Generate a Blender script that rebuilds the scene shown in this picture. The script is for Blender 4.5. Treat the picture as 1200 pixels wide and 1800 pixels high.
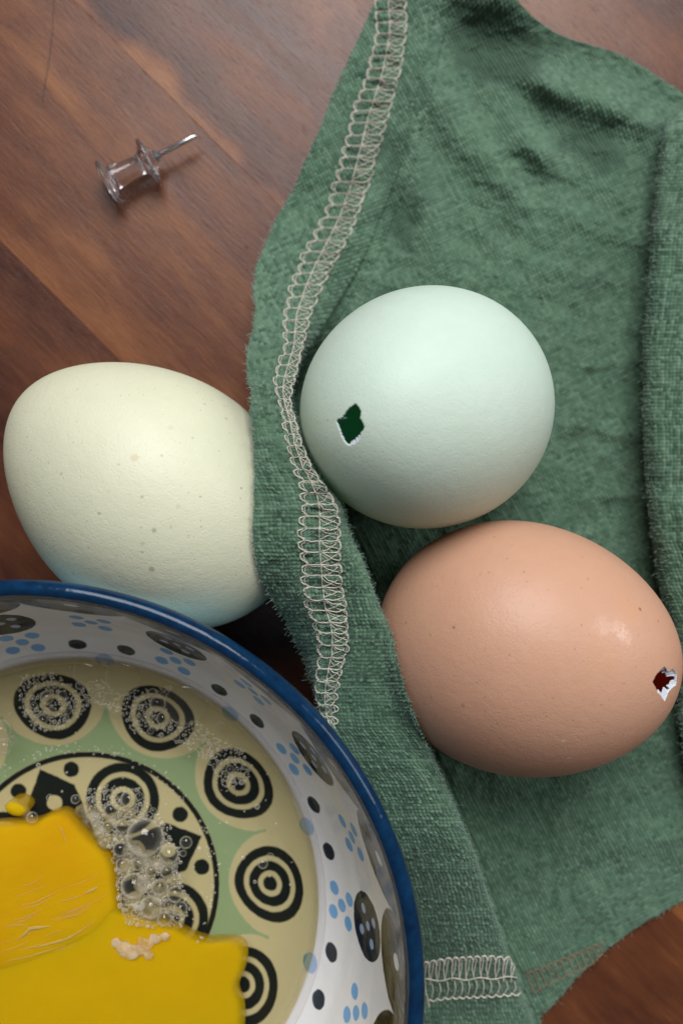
import bpy, math, random
import numpy as np
from mathutils import Vector, Matrix

random.seed(7)
rng = np.random.default_rng(11)
MM = 0.001
F_PX = 1563.0          # focal length in photo pixels (photo 1200 x 1800)
CAM_H = 180.0          # camera height over the table, mm
sc = bpy.context.scene
for o in list(bpy.data.objects):
    bpy.data.objects.remove(o)

# ---------------------------------------------------------------- camera, light, exposure
cam_d = bpy.data.cameras.new('camera')
cam = bpy.data.objects.new('camera', cam_d)
sc.collection.objects.link(cam)
cam.location = (0, 0, CAM_H * MM)
cam.rotation_euler = (0, 0, 0)
cam_d.sensor_fit = 'VERTICAL'
cam_d.sensor_height = 36.0
cam_d.sensor_width = 24.0
cam_d.lens = 36.0 * F_PX / 1800.0
cam_d.clip_start = 0.005
cam_d.clip_end = 20.0
cam_d.dof.use_dof = True
cam_d.dof.focus_distance = 0.147
cam_d.dof.aperture_fstop = 11.5
sc.camera = cam

world = bpy.data.worlds.new('World')
sc.world = world
world.use_nodes = True
bg = world.node_tree.nodes['Background']
bg.inputs['Color'].default_value = (0.93, 0.95, 1.0, 1)
bg.inputs['Strength'].default_value = 0.135

def area(name, loc, target, sx, sy, power, col):
    d = bpy.data.lights.new(name, 'AREA')
    d.shape = 'RECTANGLE'
    d.size = sx
    d.size_y = sy
    d.energy = power
    d.color = col
    o = bpy.data.objects.new(name, d)
    sc.collection.objects.link(o)
    o.location = loc
    o.rotation_euler = (Vector(target) - Vector(loc)).to_track_quat('-Z', 'Y').to_euler()
    return o

area('window_light', (0.06, 0.78, 0.98), (0, 0, 0), 0.72, 0.74, 21.0, (0.97, 0.985, 1.0))

area('side_window_light', (0.95, 0.30, 0.56), (0, 0, 0), 0.45, 0.50, 4.6, (0.95, 0.975, 1.0))

sc.view_settings.view_transform = 'Standard'
sc.view_settings.look = 'None'
sc.view_settings.exposure = 0.0
sc.view_settings.gamma = 1.0
sc.cycles.max_bounces = 12
sc.cycles.transparent_max_bounces = 24
sc.cycles.caustics_refractive = False
sc.cycles.caustics_reflective = False

# ---------------------------------------------------------------- small helpers
def P(px, py, z):
    """photo pixel + height (mm) -> world mm"""
    k = (CAM_H - z) / F_PX
    return np.stack([(np.asarray(px, float) - 600) * k, -(np.asarray(py, float) - 900) * k,
                     np.asarray(z, float) + 0 * k], -1)

def to_px(p):
    k = F_PX / (CAM_H - p[..., 2])
    return 600 + p[..., 0] * k, 900 - p[..., 1] * k

def sm(a, b, x):
    t = np.clip((x - a) / (b - a), 0, 1)
    return t * t * (3 - 2 * t)

_lat = rng.random((256, 256))
def vnoise(x, y, seed=0):
    x = x + seed * 17.31; y = y + seed * 9.77
    xi = np.floor(x).astype(int); yi = np.floor(y).astype(int)
    fx = x - xi; fy = y - yi
    fx = fx * fx * (3 - 2 * fx); fy = fy * fy * (3 - 2 * fy)
    a = _lat[xi % 256, yi % 256]; b = _lat[(xi + 1) % 256, yi % 256]
    c = _lat[xi % 256, (yi + 1) % 256]; d = _lat[(xi + 1) % 256, (yi + 1) % 256]
    return (a + (b - a) * fx) * (1 - fy) + (c + (d - c) * fx) * fy

def fbm(x, y, o=4, seed=0):
    s = 0; a = 0.5; n = 0
    for i in range(o):
        s = s + a * vnoise(x * 2 ** i, y * 2 ** i, seed + i * 3); n += a; a *= 0.5
    return s / n - 0.5

def mesh_np(name, verts, faces, smooth=True):
    """verts (n,3) in mm, faces (m,4) or (m,3) arrays or a list of such arrays"""
    if isinstance(faces, np.ndarray):
        faces = [faces]
    me = bpy.data.meshes.new(name)
    v = np.asarray(verts, np.float32) * MM
    me.vertices.add(len(v))
    me.vertices.foreach_set('co', v.ravel())
    loops = np.concatenate([f.ravel() for f in faces]).astype(np.int32)
    tot = np.concatenate([np.full(len(f), f.shape[1]) for f in faces]).astype(np.int32)
    start = np.concatenate([[0], np.cumsum(tot)[:-1]]).astype(np.int32)
    me.loops.add(len(loops))
    me.loops.foreach_set('vertex_index', loops)
    me.polygons.add(len(tot))
    me.polygons.foreach_set('loop_start', start)
    me.polygons.foreach_set('loop_total', tot)
    me.update(calc_edges=True)
    me.polygons.foreach_set('use_smooth', np.full(len(tot), smooth))
    me.validate()
    return me

def grid_faces(nr, nc, wrap=False, off=0):
    r = np.arange(nr - 1)[:, None]
    c = np.arange(nc if wrap else nc - 1)[None, :]
    c2 = (c + 1) % nc
    f = np.stack([r * nc + c, r * nc + c2, (r + 1) * nc + c2, (r + 1) * nc + c], -1).reshape(-1, 4)
    return f + off

def link(name, me, mat=None, parent=None):
    o = bpy.data.objects.new(name, me)
    sc.collection.objects.link(o)
    if mat is not None:
        for m in (mat if isinstance(mat, (list, tuple)) else [mat]):
            me.materials.append(m)
    if parent is not None:
        o.parent = parent
    return o

def empty(name, loc, label, cat, group=None):
    o = bpy.data.objects.new(name, None)
    sc.collection.objects.link(o)
    o.location = [c * MM for c in loc]
    o.empty_display_size = 0.01
    o['label'] = label
    o['category'] = cat
    if group:
        o['group'] = group
    return o

def tube(paths, radius, sides=6, closed_ends=True):
    """list of polylines (n,3) mm -> verts, faces (quads)"""
    V = []; Fq = []; n0 = 0
    for i, p in enumerate(paths):
        p = np.asarray(p, float)
        r = radius[i] if isinstance(radius, (list, tuple)) else radius
        r = np.full(len(p), r) if np.isscalar(r) else np.asarray(r)
        t = np.gradient(p, axis=0)
        t /= np.linalg.norm(t, axis=1)[:, None] + 1e-9
        up = np.array([0, 0, 1.0])
        s = np.cross(t, up)
        bad = np.linalg.norm(s, axis=1) < 1e-3
        s[bad] = [1, 0, 0]
        s /= np.linalg.norm(s, axis=1)[:, None]
        u = np.cross(s, t)
        a = np.arange(sides) * 2 * np.pi / sides
        ring = p[:, None, :] + r[:, None, None] * (np.cos(a)[None, :, None] * s[:, None, :] + np.sin(a)[None, :, None] * u[:, None, :])
        V.append(ring.reshape(-1, 3))
        Fq.append(grid_faces(len(p), sides, True, n0))
        n0 += len(p) * sides
    return np.concatenate(V), np.concatenate(Fq)

def lathe(prof, n=96):
    """prof (k,2) r,z -> verts, quads"""
    prof = np.asarray(prof, float)
    a = np.arange(n) * 2 * np.pi / n
    v = np.stack([prof[:, 0, None] * np.cos(a), prof[:, 0, None] * np.sin(a), np.repeat(prof[:, 1, None], n, 1)], -1)
    return v.reshape(-1, 3), grid_faces(len(prof), n, True)[:, ::-1]

def smooth_path(pts, n, it=1):
    pts = np.asarray(pts, float)
    d = np.concatenate([[0], np.cumsum(np.linalg.norm(np.diff(pts, axis=0), axis=1))])
    t = np.linspace(0, d[-1], n)
    q = np.stack([np.interp(t, d, pts[:, k]) for k in range(pts.shape[1])], -1)
    for _ in range(it):
        q[1:-1] = 0.25 * q[:-2] + 0.5 * q[1:-1] + 0.25 * q[2:]
    return q

# ---------------------------------------------------------------- node helpers
class X:
    """a scalar socket with arithmetic"""
    nt = None
    def __init__(s, sock): s.s = sock
    @staticmethod
    def m(op, *a):
        n = X.nt.nodes.new('ShaderNodeMath'); n.operation = op
        for i, v in enumerate(a):
            if isinstance(v, X): X.nt.links.new(v.s, n.inputs[i])
            else: n.inputs[i].default_value = float(v)
        return X(n.outputs[0])
    def __add__(s, o): return X.m('ADD', s, o)
    __radd__ = __add__
    def __sub__(s, o): return X.m('SUBTRACT', s, o)
    def __rsub__(s, o): return X.m('SUBTRACT', o, s)
    def __mul__(s, o): return X.m('MULTIPLY', s, o)
    __rmul__ = __mul__
    def __truediv__(s, o): return X.m('DIVIDE', s, o)
    def __neg__(s): return X.m('MULTIPLY', s, -1)
    def abs(s): return X.m('ABSOLUTE', s)
    def sqrt(s): return X.m('SQRT', s)
    def floor(s): return X.m('FLOOR', s)
    def frac(s): return X.m('FRACT', s)
    def clamp(s): return X.m('MINIMUM', X.m('MAXIMUM', s, 0), 1)
    def min(s, o): return X.m('MINIMUM', s, o)
    def max(s, o): return X.m('MAXIMUM', s, o)
def hyp(a, b): return (a * a + b * b).sqrt()
def cov(d, w=0.26): return (0.5 - d / w).clamp()

def new_mat(name):
    m = bpy.data.materials.new(name)
    m.use_nodes = True
    nt = m.node_tree
    b = nt.nodes['Principled BSDF']
    X.nt = nt
    return m, nt, b

def mixc(nt, fac, a, b, blend='MIX'):
    n = nt.nodes.new('ShaderNodeMix'); n.data_type = 'RGBA'; n.blend_type = blend
    for i, v in ((0, fac), (6, a), (7, b)):
        if isinstance(v, X): nt.links.new(v.s, n.inputs[i])
        elif hasattr(v, 'is_linked'): nt.links.new(v, n.inputs[i])
        elif isinstance(v, (int, float)): n.inputs[i].default_value = v
        else: n.inputs[i].default_value = (*v, 1) if len(v) == 3 else v
    return n.outputs[2]

def coords(nt, scale=(1000, 1000, 1000), kind='Object', rot=(0, 0, 0)):
    tc = nt.nodes.new('ShaderNodeTexCoord'); mp = nt.nodes.new('ShaderNodeMapping')
    mp.inputs['Scale'].default_value = scale
    mp.inputs['Rotation'].default_value = rot
    nt.links.new(tc.outputs[kind], mp.inputs['Vector'])
    return mp.outputs[0]

def mapping(nt, vec, scale=(1, 1, 1), loc=(0, 0, 0)):
    mp = nt.nodes.new('ShaderNodeMapping')
    mp.inputs['Scale'].default_value = scale
    mp.inputs['Location'].default_value = loc
    nt.links.new(vec, mp.inputs['Vector'])
    return mp.outputs[0]

def noise(nt, vec, scale, detail=4, rough=0.55, dist=0.0):
    n = nt.nodes.new('ShaderNodeTexNoise')
    n.inputs['Scale'].default_value = scale
    n.inputs['Detail'].default_value = detail
    n.inputs['Roughness'].default_value = rough
    n.inputs['Distortion'].default_value = dist
    nt.links.new(vec, n.inputs['Vector'])
    return X(n.outputs[0])

def voro(nt, vec, scale, feature='F1', rnd=1.0):
    n = nt.nodes.new('ShaderNodeTexVoronoi')
    n.inputs['Scale'].default_value = scale
    n.inputs['Randomness'].default_value = rnd
    n.feature = feature
    nt.links.new(vec, n.inputs['Vector'])
    return n

def ramp(nt, fac, stops):
    n = nt.nodes.new('ShaderNodeValToRGB')
    el = n.color_ramp.elements
    while len(el) < len(stops): el.new(0.5)
    for e, (p, c) in zip(el, stops):
        e.position = p; e.color = (*c, 1)
    nt.links.new(fac.s, n.inputs[0])
    return n.outputs[0]

def bump(nt, bsdf, height, strength, dist, prev=None):
    n = nt.nodes.new('ShaderNodeBump')
    n.inputs['Strength'].default_value = strength
    n.inputs['Distance'].default_value = dist
    nt.links.new(height.s, n.inputs['Height'])
    if prev is not None: nt.links.new(prev, n.inputs['Normal'])
    nt.links.new(n.outputs[0], bsdf.inputs['Normal'])
    return n.outputs[0]

def setp(b, **k):
    for n, v in k.items():
        b.inputs[n.replace('_', ' ')].default_value = v

def attr(nt, name):
    n = nt.nodes.new('ShaderNodeAttribute'); n.attribute_name = name
    return n

# ---------------------------------------------------------------- tabletop: glued boards
def wood_mat():
    m, nt, b = new_mat('stained_wood')
    tc = nt.nodes.new('ShaderNodeTexCoord')
    geo = nt.nodes.new('ShaderNodeNewGeometry')
    mp = nt.nodes.new('ShaderNodeMapping')
    mp.inputs['Scale'].default_value = (1000, 1000, 1000)
    mp.inputs['Rotation'].default_value = (0, 0, math.radians(45))   # x -> along (1,-1), y -> across (1,1)
    nt.links.new(geo.outputs['Position'], mp.inputs['Vector'])
    vec = mp.outputs[0]
    oi = nt.nodes.new('ShaderNodeObjectInfo')
    sep = nt.nodes.new('ShaderNodeSeparateColor'); nt.links.new(oi.outputs['Color'], sep.inputs[0])
    tone = X(sep.outputs[0])                               # 0 dark .. 1 light, per board
    shift = X(sep.outputs[1]); sap = X(sep.outputs[2])
    sx = nt.nodes.new('ShaderNodeSeparateXYZ'); nt.links.new(vec, sx.inputs[0])
    along, across = X(sx.outputs[0]), X(sx.outputs[1])
    cmb = nt.nodes.new('ShaderNodeCombineXYZ')
    nt.links.new((along + shift * 300).s, cmb.inputs[0]); nt.links.new((across).s, cmb.inputs[1])
    v2 = cmb.outputs[0]
    broad = noise(nt, mapping(nt, v2, (0.010, 0.045, 1)), 1.0, 4, 0.55, 0.6)
    fig = noise(nt, mapping(nt, v2, (0.022, 0.16, 1)), 1.0, 5, 0.6, 0.9)
    fine = noise(nt, mapping(nt, v2, (0.11, 1.5, 1)), 1.0, 4, 0.65, 0.3)
    pores = noise(nt, mapping(nt, v2, (0.35, 3.2, 1)), 1.0, 2, 0.6, 0.1)
    blot = noise(nt, mapping(nt, v2, (0.07, 0.11, 1)), 1.0, 3, 0.6, 0.5)
    wob = noise(nt, mapping(nt, v2, (0.03, 0.0, 1)), 1.0, 2, 0.5)
    sapb = cov(across - (36.5 + (wob - 0.5) * 26), 4.0) * sap     # pale sapwood streak along one edge
    val = tone * 0.62 + (broad - 0.5) * 0.85 + (fig - 0.5) * 0.45 + (fine - 0.5) * 0.24 + (blot - 0.5) * 0.35 + 0.20 + sapb * 0.42
    col = ramp(nt, val.clamp(), [(0.0, (0.016, 0.0050, 0.0032)), (0.25, (0.044, 0.0130, 0.0072)), (0.5, (0.108, 0.034, 0.0130)),
                                 (0.75, (0.200, 0.072, 0.023)), (1.0, (0.32, 0.130, 0.045))])
    pm = ((pores - 0.60) / 0.09).clamp() * 0.45
    col = mixc(nt, pm, col, (0.030, 0.012, 0.008))
    vv = voro(nt, mapping(nt, v2, (0.10, 0.14, 1)), 1.0)
    sp = ((0.075 - X(vv.outputs['Distance'])) / 0.03).clamp() * ((blot - 0.5) / 0.1).clamp() * 0.7
    col = mixc(nt, sp, col, (0.014, 0.007, 0.006))          # dark flecks and dings
    nt.links.new(col, b.inputs['Base Color'])
    rr = 0.33 + (fig - 0.5) * 0.25 + pm * 0.3
    nt.links.new(rr.s, b.inputs['Roughness'])
    setp(b, Specular_IOR_Level=0.26, Coat_Weight=0.0, Coat_Roughness=0.30)
    bump(nt, b, fine * 0.5 + pores * -0.6 + fig * 0.6, 0.35, 0.0002)
    return m

WOOD = wood_mat()
table = empty('tabletop', (0, 0, 0), 'reddish brown oiled wooden tabletop under the eggs, bowl and napkin', 'table')
del table['category']; del table['label']
table['kind'] = 'structure'
edges = [-215, -160, -113, -68, -10, 35, 84, 128, 180, 230]
tones = [(.35, .1, 0), (.25, .9, 0), (.32, .3, 0), (.28, .2, 0), (.60, .5, 0), (.30, .7, 1), (.45, .2, 0), (.3, .6, 0), (.4, .8, 0)]
ca = math.cos(math.radians(45))
for (c0, c1), t in zip(zip(edges[:-1], edges[1:]), tones):
    g = 0.012; bv = 0.045; Lh = 330; T = 22
    prof = [(c0 + g, -T), (c0 + g, -bv), (c0 + g + bv, 0), (c1 - g - bv, 0), (c1 - g, -bv), (c1 - g, -T)]
    vs = []
    for a_ in (-Lh, Lh):
        for c_, z_ in prof:
            vs.append((ca * (a_ + c_), ca * (c_ - a_), z_))
    vs = np.array(vs)
    fc = [np.array([[i, i + 1, i + 7, i + 6] for i in range(5)] + [[5, 0, 6, 11]]), np.array([[5, 4, 3, 2, 1, 0], [6, 7, 8, 9, 10, 11]])]
    o = link('plank', mesh_np('plank', vs, fc, False), WOOD, table)
    o.color = (*t, 1)
# the dark glue line below the joints
bed = np.array([(-330, -330, -22.5), (330, -330, -22.5), (330, 330, -22.5), (-330, 330, -22.5)], float)
vb = np.concatenate([bed, bed - [0, 0, 8]])
link('underframe', mesh_np('underframe', vb, np.array([[0, 1, 2, 3], [7, 6, 5, 4], [0, 4, 5, 1], [1, 5, 6, 2], [2, 6, 7, 3], [3, 7, 4, 0]]), False), WOOD, table)

# ---------------------------------------------------------------- eggs
class Egg:
    def __init__(s, c, az, el, a, b, c1, c2):
        s.c = np.array(c, float); az, el = math.radians(az), math.radians(el)
        s.e1 = np.array([math.cos(az) * math.cos(el), math.sin(az) * math.cos(el), math.sin(el)])
        s.e2 = np.array([-math.sin(az), math.cos(az), 0.0]); s.e3 = np.cross(s.e1, s.e2)
        th = np.linspace(0, np.pi, 400)
        x = a * np.cos(th); y = b * np.sin(th) * (1 - c1 * np.cos(th) + c2 * np.cos(th) ** 2)
        s.pol = np.arctan2(y, x); s.rad = np.hypot(x, y)
    def r(s, d):
        d = d / (np.linalg.norm(d, axis=-1, keepdims=True) + 1e-12)
        return np.interp(np.arccos(np.clip(d @ s.e1, -1, 1)), s.pol, s.rad)
    def push(s, p, gap, keep=None):
        d = p - s.c; n = np.linalg.norm(d, axis=-1); rs = s.r(d) + gap
        k = np.where(n < rs, rs / n, 1.0)
        return s.c + d * k[..., None]
    def ray(s, px, py):
        q = P(px, py, 0.0); o = np.array([0, 0, CAM_H]); dv = q - o
        ts = np.linspace(0.55, 1, 9000)
        pts = o + ts[:, None] * dv; d = pts - s.c
        ins = np.linalg.norm(d, axis=1) < s.r(d)
        return pts[np.argmax(ins)] if ins.any() else None

EG_L = Egg((-33.67, 3.41, 21.9), -36.27, -1.94, 28.07, 21.77, -.084, -.082)
EG_B = Egg((14.54, 17.81, 25.86), 202.04, 55.0, 25.39, 20.78, .068, -.014)
EG_N = Egg((32.16, -23.84, 24.09), -10.43, 8.67, 26.2, 21.91, .066, -.017)

def egg_mat(name, base, alt, alt_dir, speck_col, speck, inner, rough=0.45, bumpy=1.0, fade=(-0.2, 0.9), glow=None, spots=(), gloss=()):
    m, nt, b = new_mat(name)
    vec = coords(nt)
    big = noise(nt, vec, 0.06, 3, 0.5)
    mid = noise(nt, vec, 0.35, 4, 0.6)
    sx = nt.nodes.new('ShaderNodeSeparateXYZ'); nt.links.new(vec, sx.inputs[0])
    g = (X(sx.outputs[0]) * alt_dir[0] + X(sx.outputs[1]) * alt_dir[1] + X(sx.outputs[2]) * alt_dir[2]) / 22 + (big - 0.5) * 0.7
    col = mixc(nt, ((g - fade[0]) / (fade[1] - fade[0])).clamp(), base, alt)
    col = mixc(nt, ((mid - 0.35) * 1.1).clamp() * 0.30, col, tuple(c * 0.80 for c in base))
    patch = noise(nt, vec, 0.13, 5, 0.65, 0.4)
    col = mixc(nt, ((patch - 0.45) * 3).clamp() * 0.22, col, tuple(min(1, c * 1.14) for c in base))
    for sc_, rad, amt, cut in ((0.33, 0.10, 0.45, 0.62), (0.9, 0.20, 0.40, 0.55), (0.17, 0.055, 0.6, 0.62)):
        v = voro(nt, vec, sc_)
        sepc = nt.nodes.new('ShaderNodeSeparateColor'); nt.links.new(v.outputs['Color'], sepc.inputs[0])
        keep = ((X(sepc.outputs[0]) - cut) / 0.05).clamp()
        sz = X(sepc.outputs[1]) * rad + 0.03
        f = ((sz - X(v.outputs['Distance'])) / 0.06).clamp() * keep * amt * speck
        col = mixc(nt, f, col, speck_col)
    jit = (noise(nt, vec, 1.6, 3, 0.6) - 0.5)
    def near(p, rad, soft):
        d_ = hyp(hyp(X(sx.outputs[0]) - p[0], X(sx.outputs[1]) - p[1]), X(sx.outputs[2]) - p[2])
        return ((rad - d_ + jit * rad * 1.1) / soft).clamp()
    for p, rad, c_, am in spots:
        col = mixc(nt, near(p, rad, rad * 0.5) * am, col, c_)
    rgh = X.m('ADD', rough, 0.0) + (patch - 0.5) * 0.16
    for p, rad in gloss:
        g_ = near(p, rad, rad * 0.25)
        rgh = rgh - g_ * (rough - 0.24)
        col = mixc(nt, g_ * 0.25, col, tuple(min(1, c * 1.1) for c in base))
    nt.links.new(rgh.s, b.inputs['Roughness'])
    nt.links.new(col, b.inputs['Base Color'])
    setp(b, Roughness=rough, Specular_IOR_Level=0.42, Subsurface_Weight=0.10, Subsurface_Scale=0.0012)
    b.inputs['Subsurface Radius'].default_value = (1.0, 0.7, 0.5)
    pits = voro(nt, vec, 1.7)
    grain = noise(nt, vec, 2.4, 3, 0.6)
    lump = noise(nt, vec, 0.55, 3, 0.5)
    h = (X(pits.outputs['Distance']) * 3.0).clamp() * 0.5 + grain * 0.6 + lump * 0.9
    bump(nt, b, h, 0.50 * bumpy, 0.00013)
    def thin(nt, b, colr, amt):
        out = nt.nodes['Material Output']
        t_ = nt.nodes.new('ShaderNodeBsdfTranslucent'); t_.inputs[0].default_value = (*colr, 1)
        mx = nt.nodes.new('ShaderNodeMixShader'); mx.inputs[0].default_value = amt
        nt.links.new(b.outputs[0], mx.inputs[1]); nt.links.new(t_.outputs[0], mx.inputs[2]); nt.links.new(mx.outputs[0], out.inputs[0])
    if glow: thin(nt, b, glow, 0.26)
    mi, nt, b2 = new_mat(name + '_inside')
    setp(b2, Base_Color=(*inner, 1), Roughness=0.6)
    if glow: thin(nt, b2, glow, 0.5)
    me_, nt, b3 = new_mat(name + '_break')
    setp(b3, Base_Color=(0.52, 0.56, 0.58, 1), Roughness=0.5)
    return [m, mi, me_]

def build_egg(name, E, mats, label, hole=None, ctr=None, group='eggs'):
    root = empty(name, (E.c[0], E.c[1], 0), label, 'egg', group)
    nA, nR = (256, 110)
    if hole is not None:
        h3 = np.array([E.ray(*q) for q in hole]); hc = E.ray(*ctr)
        pole = (hc - E.c) / np.linalg.norm(hc - E.c)
        u = np.cross(pole, [0, 1, 0]); u /= np.linalg.norm(u); w = np.cross(pole, u)
        d = h3 - E.c; d /= np.linalg.norm(d, axis=1)[:, None]
        al = np.arccos(d @ pole); an = np.unwrap(np.arctan2(d @ w, d @ u))
        pl = np.stack([al * np.cos(an), al * np.sin(an)], -1)
        pl = np.concatenate([pl, pl[:1]])
        dense = np.concatenate([pl[i] + (pl[i + 1] - pl[i]) * np.linspace(0, 1, 14, endpoint=False)[:, None] for i in range(len(pl) - 1)])
        dense += rng.normal(0, 0.0022, dense.shape)
        aa = np.arctan2(dense[:, 1], dense[:, 0]); rr = np.hypot(dense[:, 0], dense[:, 1])
        o_ = np.argsort(aa); aa, rr = aa[o_], rr[o_]
    else:
        pole = E.e1; u = E.e2; w = E.e3
    A = np.linspace(-np.pi, np.pi, nA, endpoint=False)
    a0 = np.interp(A, aa, rr, period=2 * np.pi) if hole is not None else np.full(nA, 0.004)
    t = np.linspace(0, 1, nR) ** 1.35
    al = a0[None, :] + (np.pi - 0.004 - a0[None, :]) * t[:, None]
    dirs = np.cos(al)[..., None] * pole + np.sin(al)[..., None] * (np.cos(A)[None, :, None] * u + np.sin(A)[None, :, None] * w)
    R = E.r(dirs)
    out = E.c + dirs * R[..., None] - root_loc(root)
    fo = grid_faces(nR, nA, True)
    if hole is None:
        caps = [np.arange(nA)[None, ::-1], ((nR - 1) * nA + np.arange(nA))[None, :]]
        me = mesh_np('shell', out.reshape(-1, 3), [fo[:, ::-1]] + caps)
        o = link('shell', me, mats[0], root)
    else:
        # outer skin, broken edge, inner skin
        inn = E.c + dirs[::4] * (R[::4] - 0.42)[..., None] - root_loc(root)
        ni = inn.shape[0]
        off = nR * nA
        fi = grid_faces(ni, nA, True, off)
        e0 = np.arange(nA); e1 = (e0 + 1) % nA
        fr = np.stack([e0, e1, off + e1, off + e0], -1)
        caps = [((nR - 1) * nA + np.arange(nA))[None, :], (off + (ni - 1) * nA + np.arange(nA))[None, ::-1]]
        me = mesh_np('shell', np.concatenate([out.reshape(-1, 3), inn.reshape(-1, 3)]), [fo[:, ::-1], fi, fr] + caps)
        mi = np.zeros(len(me.polygons), np.int32)
        mi[len(fo):len(fo) + len(fi)] = 1
        mi[len(fo) + len(fi):len(fo) + len(fi) + len(fr)] = 2
        o = link('shell', me, mats, root)
        me.polygons.foreach_set('material_index', mi)
    # make normals point outwards
    import bmesh
    bm = bmesh.new(); bm.from_mesh(me); bmesh.ops.recalc_face_normals(bm, faces=bm.faces); bm.to_mesh(me); bm.free()
    if hole is not None:
        return root, (pole, u, w, A, a0)
    return root, None

def root_loc(o):
    return np.array(o.location) / MM

def shard(root, E, frame, lo, hi, depth, keep, mat):
    """a flake of torn membrane and shell hanging on the rim of the hole, between two azimuths"""
    pole, u, w, A, a0 = frame
    ang = np.linspace(lo, hi, 14)
    r0 = np.interp(ang, A, a0, period=2 * np.pi) * 1.02
    prof = keep + 0.10 * rng.random(14)
    prof[0] = prof[-1] = 1.0
    rows = []
    for k in (0.0, 0.5, 1.0):
        rr_ = r0 * (1 + (prof - 1) * k)
        d = np.cos(rr_)[:, None] * pole + np.sin(rr_)[:, None] * (np.cos(ang)[:, None] * u + np.sin(ang)[:, None] * w)
        rows.append(E.c + d * (E.r(d) - 0.22 - depth * k)[:, None])
    top = np.array(rows).reshape(-1, 3)
    bot = np.array([E.c + (q - E.c) * (1 - 0.15 / np.linalg.norm(q - E.c)) for q in top])
    f1 = grid_faces(3, 14); f2 = grid_faces(3, 14, off=42)[:, ::-1]
    e = np.arange(13)
    fe = np.stack([28 + e, 29 + e, 42 + 29 + e, 42 + 28 + e], -1)
    me = mesh_np('membrane', np.concatenate([top, bot]) - root_loc(root), [f1, f2, fe], False)
    link('membrane', me, mat, root)

mem_mat, _nt, _b = new_mat('egg_membrane')
setp(_b, Base_Color=(0.58, 0.57, 0.64, 1), Roughness=0.4, Subsurface_Weight=0.3, Subsurface_Scale=0.001)

def spot(E, px, py):
    q = E.ray(px, py)
    return (q[0] - E.c[0], q[1] - E.c[1], q[2])
ML = egg_mat('cream_green_shell', (0.575, 0.57, 0.415), (0.48, 0.635, 0.555), (-0.25, -0.85, -0.2), (0.30, 0.21, 0.14), 1.0, (.4, .4, .3), rough=0.47, fade=(0.05, 0.82), spots=[(spot(EG_L, x_, y_), rd_, c_, a_) for x_, y_, rd_, c_, a_ in ((237, 804, .75, (.52, .36, .22), .55), (271, 932, .5, (.30, .24, .18), .6), (267, 1001, .6, (.28, .25, .21), .65), (175, 903, .35, (.30, .24, .18), .6), (250, 873, .35, (.36, .26, .18), .6), (251, 956, .5, (.45, .32, .24), .4), (300, 752, .6, (.50, .42, .34), .4), (313, 891, .4, (.45, .35, .28), .4), (339, 770, .3, (.35, .3, .22), .5), (129, 1008, .45, (.36, .36, .33), .5), (308, 1074, .4, (.36, .36, .33), .5), (424, 858, .25, (.2, .15, .12), .7), (352, 873, .28, (.35, .27, .2), .5))])
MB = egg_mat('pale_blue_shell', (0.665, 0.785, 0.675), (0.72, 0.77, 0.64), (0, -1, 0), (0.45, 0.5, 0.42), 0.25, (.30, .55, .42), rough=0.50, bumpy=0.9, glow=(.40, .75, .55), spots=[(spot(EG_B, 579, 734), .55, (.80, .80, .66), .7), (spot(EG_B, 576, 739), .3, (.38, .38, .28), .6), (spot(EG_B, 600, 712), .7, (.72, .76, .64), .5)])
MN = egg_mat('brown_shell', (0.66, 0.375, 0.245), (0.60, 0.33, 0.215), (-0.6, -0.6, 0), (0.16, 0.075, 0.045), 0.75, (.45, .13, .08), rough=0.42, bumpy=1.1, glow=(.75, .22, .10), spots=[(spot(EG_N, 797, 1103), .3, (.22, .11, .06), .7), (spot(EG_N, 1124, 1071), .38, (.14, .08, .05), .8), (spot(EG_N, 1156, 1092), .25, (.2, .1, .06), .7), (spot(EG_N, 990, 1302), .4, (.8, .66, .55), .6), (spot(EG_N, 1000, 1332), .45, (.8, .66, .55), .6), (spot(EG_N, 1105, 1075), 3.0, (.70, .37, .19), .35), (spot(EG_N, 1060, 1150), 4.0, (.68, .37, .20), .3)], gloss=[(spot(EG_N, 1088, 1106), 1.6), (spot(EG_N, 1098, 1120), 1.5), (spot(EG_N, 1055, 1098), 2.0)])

build_egg('chicken_egg', EG_L, ML, 'whole pale cream green speckled egg lying on bare wood beside the bowl')
hb = [(625, 709), (629.5, 714.5), (635, 723), (633, 735), (641, 752), (634, 761), (633, 771), (622, 780), (613, 783), (605, 777), (598, 761), (590, 738), (600, 734), (610, 720), (616, 714)]
rb, fb = build_egg('chicken_egg.001', EG_B, MB, 'pale blue green egg with a jagged hole, resting on green napkin', hb, (615, 745))
hn = [(1167, 1172), (1172, 1176), (1174, 1181), (1182, 1175), (1188, 1184), (1188, 1194.5), (1187.5, 1204), (1180, 1209), (1174, 1216), (1167, 1233), (1155, 1216), (1146, 1199), (1153, 1185), (1161, 1177)]
rn, fn = build_egg('chicken_egg.002', EG_N, MN, 'brown egg with a jagged hole near its right end, on green napkin', hn, (1168, 1200))

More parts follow.
